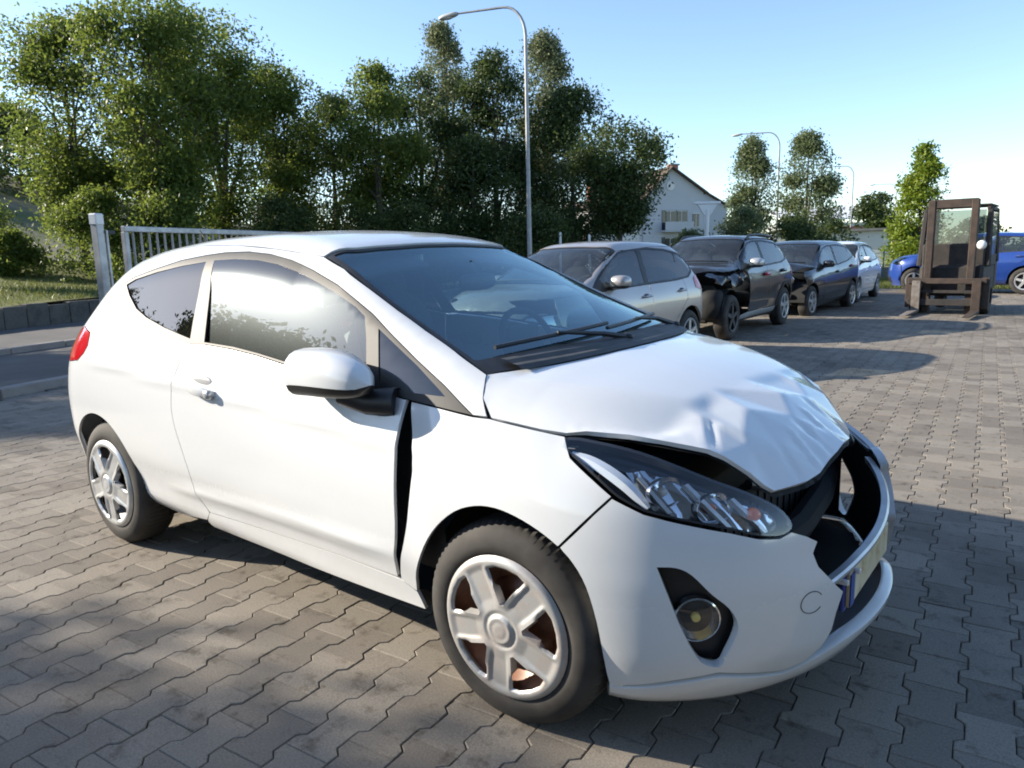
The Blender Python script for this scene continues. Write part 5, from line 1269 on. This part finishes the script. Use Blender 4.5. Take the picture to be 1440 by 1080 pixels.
# ------------------------------------------------------------------ trees
bark = groundmat('bark', [(.3, (.04, .032, .025)), (.6, (.085, .07, .055)), (.9, (.13, .11, .09))], 6, fine=40)
LM = dict(robinia=leafmat('robinia_leaves', (.055, .088, .018), (.105, .152, .028), (.19, .23, .042), .5),
          dark=leafmat('dark_leaves', (.022, .040, .012), (.048, .076, .019), (.105, .140, .032), .35),
          poplar=leafmat('poplar_leaves', (.09, .115, .055), (.14, .165, .08), (.21, .23, .125), .35),
          bright=leafmat('bright_leaves', (.09, .14, .012), (.15, .21, .018), (.23, .28, .03), .4),
          soft=leafmat('soft_leaves', (.07, .10, .045), (.115, .15, .065), (.18, .21, .10), .4))
def tree(name, label, x, y, z0, h, rad, kind, n, leaf=.17, bottom=.25, profile='round', cl=16, seed=1, group=None, spread=.5, cat='tree', lean=(0, 0), trunk=True, limbs=9, fill=.38):
    r_ = np.random.default_rng(seed); tr = thing(name, label, cat, (x, y, z0), 0, group)
    prof = {'round': ([0, .15, .4, .7, .9, 1], [.35, .75, 1, .85, .5, .12]), 'tall': ([0, .1, .35, .7, .9, 1], [.45, .8, 1, .72, .40, .08]), 'cone': ([0, .08, .3, .6, .85, 1], [.6, 1, .88, .55, .25, .03]),
            'bush': ([0, .2, .5, .8, 1], [.9, 1, .9, .6, .15]), 'vase': ([0, .2, .5, .8, .92, 1], [.2, .5, .9, 1, .8, .35]), 'block': ([0, .2, .85, .95, 1], [.6, 1, 1, .85, .55])}[profile]
    nc = max(6, n//cl)
    # irregular crown: a few lobes plus a filling of clusters, thinner outside
    nl = 7+int(h*.6); lt = r_.uniform(.05, 1, nl); la_ = r_.uniform(0, 6.283, nl)
    lr_ = np.interp(lt, *prof)*rad*r_.uniform(.35, .8, nl)
    lob = np.column_stack([lr_*np.cos(la_), lr_*np.sin(la_), h*(bottom+(1-bottom)*lt*.96)]); ls = rad*r_.uniform(.28, .52, nl)*np.interp(lt, [0, 1], [1.1, .65])
    pick = r_.integers(0, nl, nc); off = np.clip(r_.normal(0, .48, (nc, 3)), -.85, .85); C_ = lob[pick]+off*ls[pick][:, None]*[1, 1, .75]
    t_ = r_.uniform(0, 1, nc); k_ = r_.random(nc) < fill
    aa = r_.uniform(0, 6.283, nc); q = np.interp(t_, *prof)*rad*np.sqrt(r_.uniform(.05, 1.1, nc)); C2 = np.column_stack([q*np.cos(aa), q*np.sin(aa), h*(bottom+(1-bottom)*t_)])
    C_[k_] = C2[k_]
    C_[:, 2] = np.clip(C_[:, 2], h*bottom*.55, h*1.02)
    C_[:, 0] += lean[0]*C_[:, 2]/h; C_[:, 1] += lean[1]*C_[:, 2]/h
    m_ = nc*cl; Lc = np.repeat(C_, cl, 0)+np.clip(r_.normal(0, 1, (m_, 3)), -1.7, 1.7)*(spread*rad*.17+.05)*[1, 1, .7]*np.repeat(r_.uniform(.55, 1.35, (nc, 1)), cl, 0)
    d1 = r_.normal(0, 1, (m_, 3)); d1[:, 2] -= .3; d1 /= np.linalg.norm(d1, axis=1, keepdims=True); d2 = np.cross(d1, r_.normal(0, 1, (m_, 3))); d2 /= np.linalg.norm(d2, axis=1, keepdims=True)
    s_ = leaf*r_.uniform(.45, 1.3, m_)[:, None]
    V = np.stack([Lc-d1*s_*.5, Lc+d2*s_*.26, Lc+d1*s_*.5, Lc-d2*s_*.26], 1).reshape(-1, 3)
    tint = np.clip(np.repeat(r_.normal(.45, .22, nc), cl)+r_.normal(0, .12, m_), 0, 1)
    fastmesh('crown', V, 4, np.arange(4*m_), LM[kind], tr, tint)
    if trunk:
        b_ = MB(); pts = []; k = 7; top = h*.86
        for i in range(k+1):
            f_ = i/k; pts.append((lean[0]*f_*.9+r_.normal(0, .05)*h*.05*(i > 0), lean[1]*f_*.9+r_.normal(0, .05)*h*.05*(i > 0), top*f_))
        r0 = .018*h+.03; b_.tube(pts, [r0*(1-.93*i/k) for i in range(k+1)], 8)
        for i in range(limbs):
            f_ = r_.uniform(max(.12, bottom*.8), .8); p0 = np.array([np.interp(f_*top, [p[2] for p in pts], [p[c] for p in pts]) for c in range(2)]+[f_*top])
            tgt = C_[r_.integers(0, nc)]; tgt = tgt if tgt[2] > p0[2] else tgt+[0, 0, p0[2]-tgt[2]+.6]
            mid = (p0+tgt)/2+r_.normal(0, .12, 3)*rad*.3; rr = r0*(1-.9*f_)*.6; b_.tube([p0, mid, tgt], [rr, rr*.6, rr*.15], 5)
        b_.build('trunk', bark, tr, True)
    return tr
def zg(x, y):
    d = (x-KX)*NX+(y-KY)*NY
    return 0. if d < 8.2 else (.50+(d-8.22)/13.78*1.15 if d < 22 else 1.65)
G1 = 'trees beyond the road on the left'
rob = [(-22.6, 4.0, 9.9, 1.7, 'robinia tree at the left edge of the picture, cut by the frame', 17), (-25.6, 9.9, 9.9, 2.2, 'feathery robinia left of the tallest crown, above the gate post', 25),
       (-21.6, 11.0, 10.0, 2.2, 'tallest feathery robinia on the left, high over the gate', 12), (-23.3, 14.2, 10.4, 2.4, 'wide robinia above the white roof, second peak of the left group', 14), (-24.0, 17.3, 9.2, 2.2, 'robinia at the right end of the left group', 15)]
for x, y, h, r_, lb, sd_ in rob:
    tree('robinia_tree', lb, x, y, zg(x, y)-.1, h-zg(x, y), r_, 'robinia', 40000, .15, .18, 'vase', 18, sd_, G1, .62, limbs=16)
G2 = 'dense trees behind the nearest lamp'
for x, y, h, r_, lb, k, pf, sd_, nn in ((-24.6, 20.8, 8.6, 2.6, 'dark leafy tree in the dip between the robinias and the poplars', 'dark', 'round', 21, 20000), (-20.6, 19.9, 9.2, 2.3, 'mid-green tree with a small pointed top left of the poplars', 'robinia', 'round', 22, 20000),
                             (-21.6, 23.6, 9.6, 2.7, 'broad dark tree below the left poplar', 'dark', 'round', 23, 26000), (-18.6, 25.4, 10.4, 2.5, 'tree with a sunlit green top left of the lamp pole', 'dark', 'round', 24, 24000),
                             (-15.6, 27.4, 8.6, 2.9, 'dark tree right of the lamp pole, below the right poplar', 'dark', 'round', 25, 26000), (-11.9, 25.3, 6.4, 2.1, 'low spreading dark tree reaching towards the white house', 'dark', 'vase', 26, 17000), (-17.6, 22.6, 6.2, 2.6, 'dark bushy tree straight behind the lamp pole', 'dark', 'bush', 27, 20000)):
    tree('leafy_tree', lb, x, y, 0 if x > -20 else zg(x, y)-.2, h-(0 if x > -20 else zg(x, y)-.2), r_, k, int(nn*1.5), .155, .36 if sd_ == 26 else .10, pf, 18, sd_, G2, .55, limbs=10)
tree('poplar_tree', 'tall slim poplar left of the lamp arm', -24.4, 28.4, 1.8, 11.6, 1.8, 'poplar', 30000, .16, .15, 'tall', 16, 31, 'poplars over the dense trees', .6, limbs=16)
tree('poplar_tree', 'tall slim poplar right of the lamp pole', -18.9, 29.9, .5, 11.7, 2.0, 'poplar', 32000, .16, .15, 'tall', 16, 32, 'poplars over the dense trees', .6, limbs=16)
for i, (x, y, h, r_, k, lb) in enumerate(((-22.5, 9.0, 2.9, 1.6, 'robinia', 'bright bush behind the gate post'), (-20.4, 10.4, 3.0, 1.9, 'robinia', 'bush under the tallest robinia'), (-20.5, 14.5, 3.0, 2.0, 'dark', 'dark bush behind the middle of the gate'), (-20.2, 17.8, 3.6, 2.2, 'dark', 'dark bush above the roof of the white car'),
                                 (-17.6, 18.6, 3.4, 2.0, 'dark', 'dark bush left of the lamp pole'), (-13.4, 21.6, 3.2, 1.9, 'dark', 'dark bush right of the lamp pole'), (-26.5, 5.5, 1.3, .9, 'robinia', 'small round bush at the foot of the dry bank'), (-24.5, 7.2, 1.4, 1.0, 'robinia', 'low bush on the top of the grass slope'), (-30.5, 3.0, 2.6, 1.8, 'robinia', 'bush at the left edge below the robinia'), (-33.5, 9.0, 3.0, 2.0, 'robinia', 'bush on the dry bank left of the gate post'))):
    tree('bush', lb, x, y, zg(x, y)-.1, h, r_, k, 11000, .13, .02, 'bush', 16, 40+i, 'bushes beyond the road', .6, 'bush', limbs=5)
for x, y, h, r_, lb, sd_ in ((-13.6, 45.0, 8.2, 1.5, 'slim pale green tree left of the second lamp', 51), (-10.0, 44.2, 8.0, 1.75, 'dense rounded tree right of the second lamp', 52)):
    tree('roadside_tree', lb, x, y, 0, h, r_, 'soft', 22000, .17, .16, 'round', 14, sd_, 'pair of trees by the second lamp', .7)
for i, (x, y, h, r_, k, lb) in enumerate(((-12.9, 34.6, 2.2, 1.4, 'soft', 'green bush left of the T-shaped post'), (-10.8, 36.4, 3.3, 1.8, 'soft', 'green bush right of the T-shaped post'), (-8.8, 38.0, 3.0, 1.8, 'dark', 'dark bush under the pair of trees'), (-7.3, 40.2, 2.6, 1.6, 'dark', 'dark bush behind the black people carrier'))):
    tree('shrub', lb, x, y, 0, h, r_, k, 6000, .18, .02, 'bush', 14, 60+i, 'shrubs behind the parked cars', .6, 'bush', limbs=4)
tree('umbrella_pine', 'dark flat-topped tree in front of the factory', -13.2, 77.5, 0, 6.3, 2.6, 'dark', 7000, .34, .42, 'round', 14, 71, None, .5)
tree('young_tree', 'bright yellow-green young tree left of the forklift', -1.15, 27.4, 0, 4.75, 1.15, 'bright', 15000, .13, .10, 'cone', 14, 72, None, .55)
for i, (x, y, h, r_, lb) in enumerate(((6.6, 62, 3.6, 3.0, 'distant hedge right of the forklift'), (12.5, 60, 3.2, 3.2, 'distant hedge at the right edge'), (-3.5, 66, 3.0, 2.6, 'distant bush between young tree and factory'), (2.0, 64, 3.2, 2.8, 'distant bush behind the forklift cab'))):
    tree('distant_bush', lb, x, y, 0, h, r_, 'soft', 3500, .4, .02, 'bush', 12, 80+i, 'distant bushes across the yard', .6, 'bush', limbs=3)
for x, y, h, r_, lb, sd_ in ((-57.6, 19.6, 6.0, 4.5, 'dark wood edge on the rise at the far left', 101), (-54.0, 27.0, 5.5, 4.0, 'dark wood edge on the rise right of the far-left one', 102), (-60, 11.0, 7.0, 5.0, 'dark wood on the rise at the left frame edge', 103)):
    tree('hill_tree', lb, x, y, 6.2, h, r_, 'dark', 9000, .35, .02, 'bush', 14, sd_, 'trees on the rise', .6)
# trees behind the camera: they throw the shade at lower left and stand in the window reflections
for i, (x, y, h, r_, lb) in enumerate(((-9.36, -8.02, 5.95, 1.62, 'dense leafy tree behind the camera, nearest to the paved yard'), (-15.4, -11.4, 7.0, 2.4, 'broad leafy tree behind the camera, second from the paved yard'), (-19.6, -9.7, 7.7, 2.2, 'slim leafy tree behind the camera, second from the road'), (-20.0, -12.4, 9.4, 2.0, 'leafy tree behind the camera, farthest from the road'), (-22.2, -8.6, 9.0, 2.4, 'tall leafy tree behind the camera, close to the road'), (-24.7, -7.0, 10.0, 2.6, 'tallest leafy tree behind the camera, at the road'))):
    tree('yard_tree', lb, x, y, 0, h, r_, 'dark', 60000 if i == 0 else 30000, .13 if i == 0 else .20, .14, 'block' if i == 0 else 'round', 20, 90+i, 'trees behind the camera', .55, fill=1. if i == 0 else .38)

# ------------------------------------------------------------------ buildings
def wallmat(name, col, var=.12): return groundmat(name, [(.3, tuple(c*(1-var) for c in col)), (.7, col), (.95, tuple(c*(1-.5*var) for c in col))], .5, fine=9, grain=.3, bump=.1)
plaster = wallmat('white_plaster', (.62, .62, .60)); plaster2 = wallmat('shaded_plaster', (.46, .48, .51)); tilem = groundmat('roof_tiles', [(.3, (.075, .060, .055)), (.7, (.11, .080, .07))], 2, fine=8); brickm = groundmat('chimney_brick', [(.3, (.28, .10, .07)), (.7, (.40, .17, .12))], 3)  # bluish grey plaster puts the gable's shade into the wall colour
wing = simple('house_window_glass', (.03, .04, .05), .1); framew = simple('window_frame_white', (.6, .6, .6), .5)
house = thing('white_house', 'white gabled house with balconies and red chimneys beyond the dark trees', 'house', (-29.8, 61.3, 0), math.atan2(fw.y, fw.x)-R(90)+R(18))
# local: x to the right along the gable front, y away from the camera
W_, D_, HE, HA = 6.4, 12.0, 6.0, 9.0
def win(x, z, w, h, par=house, y=-.02, wall='front'):
    f = MB()
    if wall == 'front':
        f.box((x, y, z), (w, .06, h)); o = f.build('window', wing, par)
        g = MB().box((x, y-.04, z+h/2+.03), (w+.14, .08, .06)); g.build('window_head', framew, o); MB().box((x, y-.05, z-h/2-.03), (w+.14, .12, .06)).build('window_sill', framew, o)
        MB().box((x, y-.035, z), (.05, .03, h)).build('window_mullion', framew, o)
    else:
        f.box((-.02, x, z), (.06, w, h)); o = f.build('window', wing, par); MB().box((-.06, x, z-h/2-.03), (.10, w+.14, .06)).build('window_sill', framew, o); MB().box((-.05, x, z), (.03, .05, h)).build('window_mullion', framew, o)
g = [(0, 0, 0), (W_, 0, 0), (W_, 0, HE+.8), (W_*.44, 0, HA), (0, 0, HE)]
V = g+[(x, D_, z) for x, y, z in g]; MB().add(V, [[0, 1, 2, 3, 4], [9, 8, 7, 6, 5], [0, 5, 6, 1], [1, 6, 7, 2], [4, 9, 5, 0]]).build('wall', plaster2, house)
MB().box((-2.6, 4.5, HE/2-.4), (5.2, 8.4, HE-.8)).build('side_wing_wall', plaster, house)
ha_, hb_ = HE-.85, HE+.15
V = [(-5.5, .1, ha_), (.0, .1, ha_), (0, 4.5, hb_), (-5.5, 4.5, hb_), (-5.5, 9, ha_), (0, 9, ha_)]; V += [(a, b_, c+.13) for a, b_, c in V]
MB().add(V, [[0, 1, 2, 3], [3, 2, 5, 4], [6, 9, 8, 7], [9, 10, 11, 8], [0, 6, 7, 1], [4, 5, 11, 10], [0, 3, 9, 6], [3, 4, 10, 9]]).build('side_wing_roof', tilem, house)
def slope(x0, z0, x1, z1, y0, y1, th, name, mat):
    V = [(x0, y0, z0), (x1, y0, z1), (x1, y1, z1), (x0, y1, z0)]; V += [(a, b_, c+th) for a, b_, c in V]
    MB().add(V, [[3, 2, 1, 0], [4, 5, 6, 7], [0, 1, 5, 4], [1, 2, 6, 5], [2, 3, 7, 6], [3, 0, 4, 7]]).build(name, mat, house)
slope(-.35, HE-.15, W_*.44, HA+.02, -.45, D_+.4, .14, 'roof', tilem); slope(W_*.44, HA+.02, W_+.3, HE+.65, -.45, D_+.4, .14, 'roof', tilem)
MB().add([(W_, 2, 0), (W_+4.0, 2, 0), (W_+4.0, 2, 5.6), (W_, 2, 7.6), (W_, 10, 0), (W_+4.0, 10, 0), (W_+4.0, 10, 5.6), (W_, 10, 7.6)], [[0, 1, 2, 3], [5, 4, 7, 6], [1, 5, 6, 2]]).build('right_wing_wall', plaster2, house)
slope(W_-.05, 7.65, W_+4.3, 5.5, 1.7, 10.3, .14, 'right_wing_roof', tilem)
for x, z in ((2.4, 4.3), (2.4, 1.8)):
    MB().box((x+.9, -.0, z-.1), (2.7, .12, 1.9)).build('balcony_recess_shade', wing, house); win(x+.4, z, .9, 1.5, y=-.08); win(x+1.6, z, .9, 1.5, y=-.08)  # flat dark slab paints the shade of the balcony recess
    MB().box((x+.9, -.5, z-1.1), (3.0, 1.0, .16)).build('balcony_slab', plaster2, house); MB().box((x+.9, -.97, z-.65), (3.0, .06, .80)).build('balcony_parapet', plaster2, house)
win(5.6, 4.2, .7, 1.2); win(5.6, 1.6, .7, 1.2)
MB().lathe([(0, -.03), (.42, -.03), (.45, 0)], 20, 'Y', (W_*.44, -.04, 7.4)).build('round_window', framew, house)
for y_ in (1.5, 4.2, 6.8): win(y_, 4.2, 1.0, 1.3, wall='left') if False else None
for x, y_, z in ((W_*.70, 2.5, 8.6), (-3.2, 4.5, 6.9)):
    c_ = MB().box((x, y_, z), (.8, .8, 1.9), bev=.02).build('chimney', brickm, house); MB().box((x, y_, z+1.0), (1.0, 1.0, .14)).build('chimney_cap', conc, c_)
fac = thing('factory', 'long white factory with pale roof and rust-red band beyond the pair of trees', 'factory', (-30.5, 108.4, 0), math.atan2(fw.y, fw.x)-R(90))
MB().box((6.5, 4, 2.4), (15, 8, 4.8)).build('wall', plaster, fac)
MB().add([(-1.4, -.6, 4.9), (14.4, -.6, 5.5), (14.4, 8.4, 7.4), (-1.4, 8.4, 6.9), (-1.4, -.6, 5.1), (14.4, -.6, 5.7), (14.4, 8.4, 7.6), (-1.4, 8.4, 7.1)], [[3, 2, 1, 0], [4, 5, 6, 7], [0, 1, 5, 4], [1, 2, 6, 5], [2, 3, 7, 6], [3, 0, 4, 7]]).build('roof', whitepl, fac)
MB().box((6.5, -.08, 3.9), (15.1, .14, .7)).build('red_band', simple('rust_red_panel', (.30, .12, .09), .7, var=.2, scale=2), fac)
for x in np.arange(.5, 13.5, 2.2): MB().box((x, -.06, 1.9), (1.5, .12, 1.5)).build('window', wing, fac)
hall = thing('low_building', 'pale low building at the right edge beyond the blue car', 'building', (13.5, 78, 0), R(10))
MB().box((4, 3, 1.9), (14, 7, 3.8)).build('wall', plaster, hall); MB().box((4, 3, 3.95), (14.6, 7.6, .3)).build('roof', conc, hall)
for x in np.arange(-1.5, 10, 2.3): MB().box((x, -.55, 2.0), (1.2, .12, 1.2)).build('window', wing, hall)
hut = thing('roadside_shed', 'pale shed half hidden behind the shrubs by the second lamp', 'shed', (-14.2, 52, 0), R(20))
MB().box((3.4, 1.5, 1.2), (7.4, 3, 2.4)).build('wall', plaster, hut); MB().box((3.4, 1.5, 2.5), (7.9, 3.5, .16)).build('roof', conc, hut); MB().box((2.2, -.03, 1.0), (1.6, .1, 2.0)).build('door', blackp, hut)
fn = thing('mesh_fence', 'low grey-green wire fence between white car and blue car', 'fence', (-5.0, 31.5, 0), R(-6))
gwire = simple('green_wire', (.10, .14, .11), .6)
for i in range(9): MB().tube([(i*2.0, 0, 0), (i*2.0, 0, 1.25)], .035, 6).build('fence_post', gwire, fn, True)
for z_ in np.arange(.12, 1.25, .16): MB().box((8, 0, z_), (16, .012, .016)).build('fence_wire', gwire, fn)
MB().box((8, .25, .25), (16, .2, .5)).build('plinth', conc, fn)

wh = thing('sky_blocker', 'unseen, added sheet-metal warehouse behind the camera along the near side of the yard', 'sky_blocker', (3.2, -5.6, 0), R(3))  # unseen building added to block sky light and deepen the shade
whm = groundmat('sky_blocker_sheet', [(.3, (.10, .10, .10)), (.7, (.14, .14, .14))], .5, fine=9)
MB().box((17, -6, 3.6), (34, 12, 7.2)).build('wall', whm, wh)
MB().add([(-.4, .4, 7.2), (34.4, .4, 7.2), (34.4, -6, 8.6), (-.4, -6, 8.6), (34.4, -12.4, 7.2), (-.4, -12.4, 7.2)], [[0, 1, 2, 3], [3, 2, 4, 5], [0, 3, 5], [1, 4, 2]]).build('roof', whm, wh)
for x in (4, 12, 20, 28): MB().box((x, .04, 2.1), (3.6, .08, 4.2)).build('roller_door', simple('roller_door_grey', (.12, .125, .13), .6), wh)
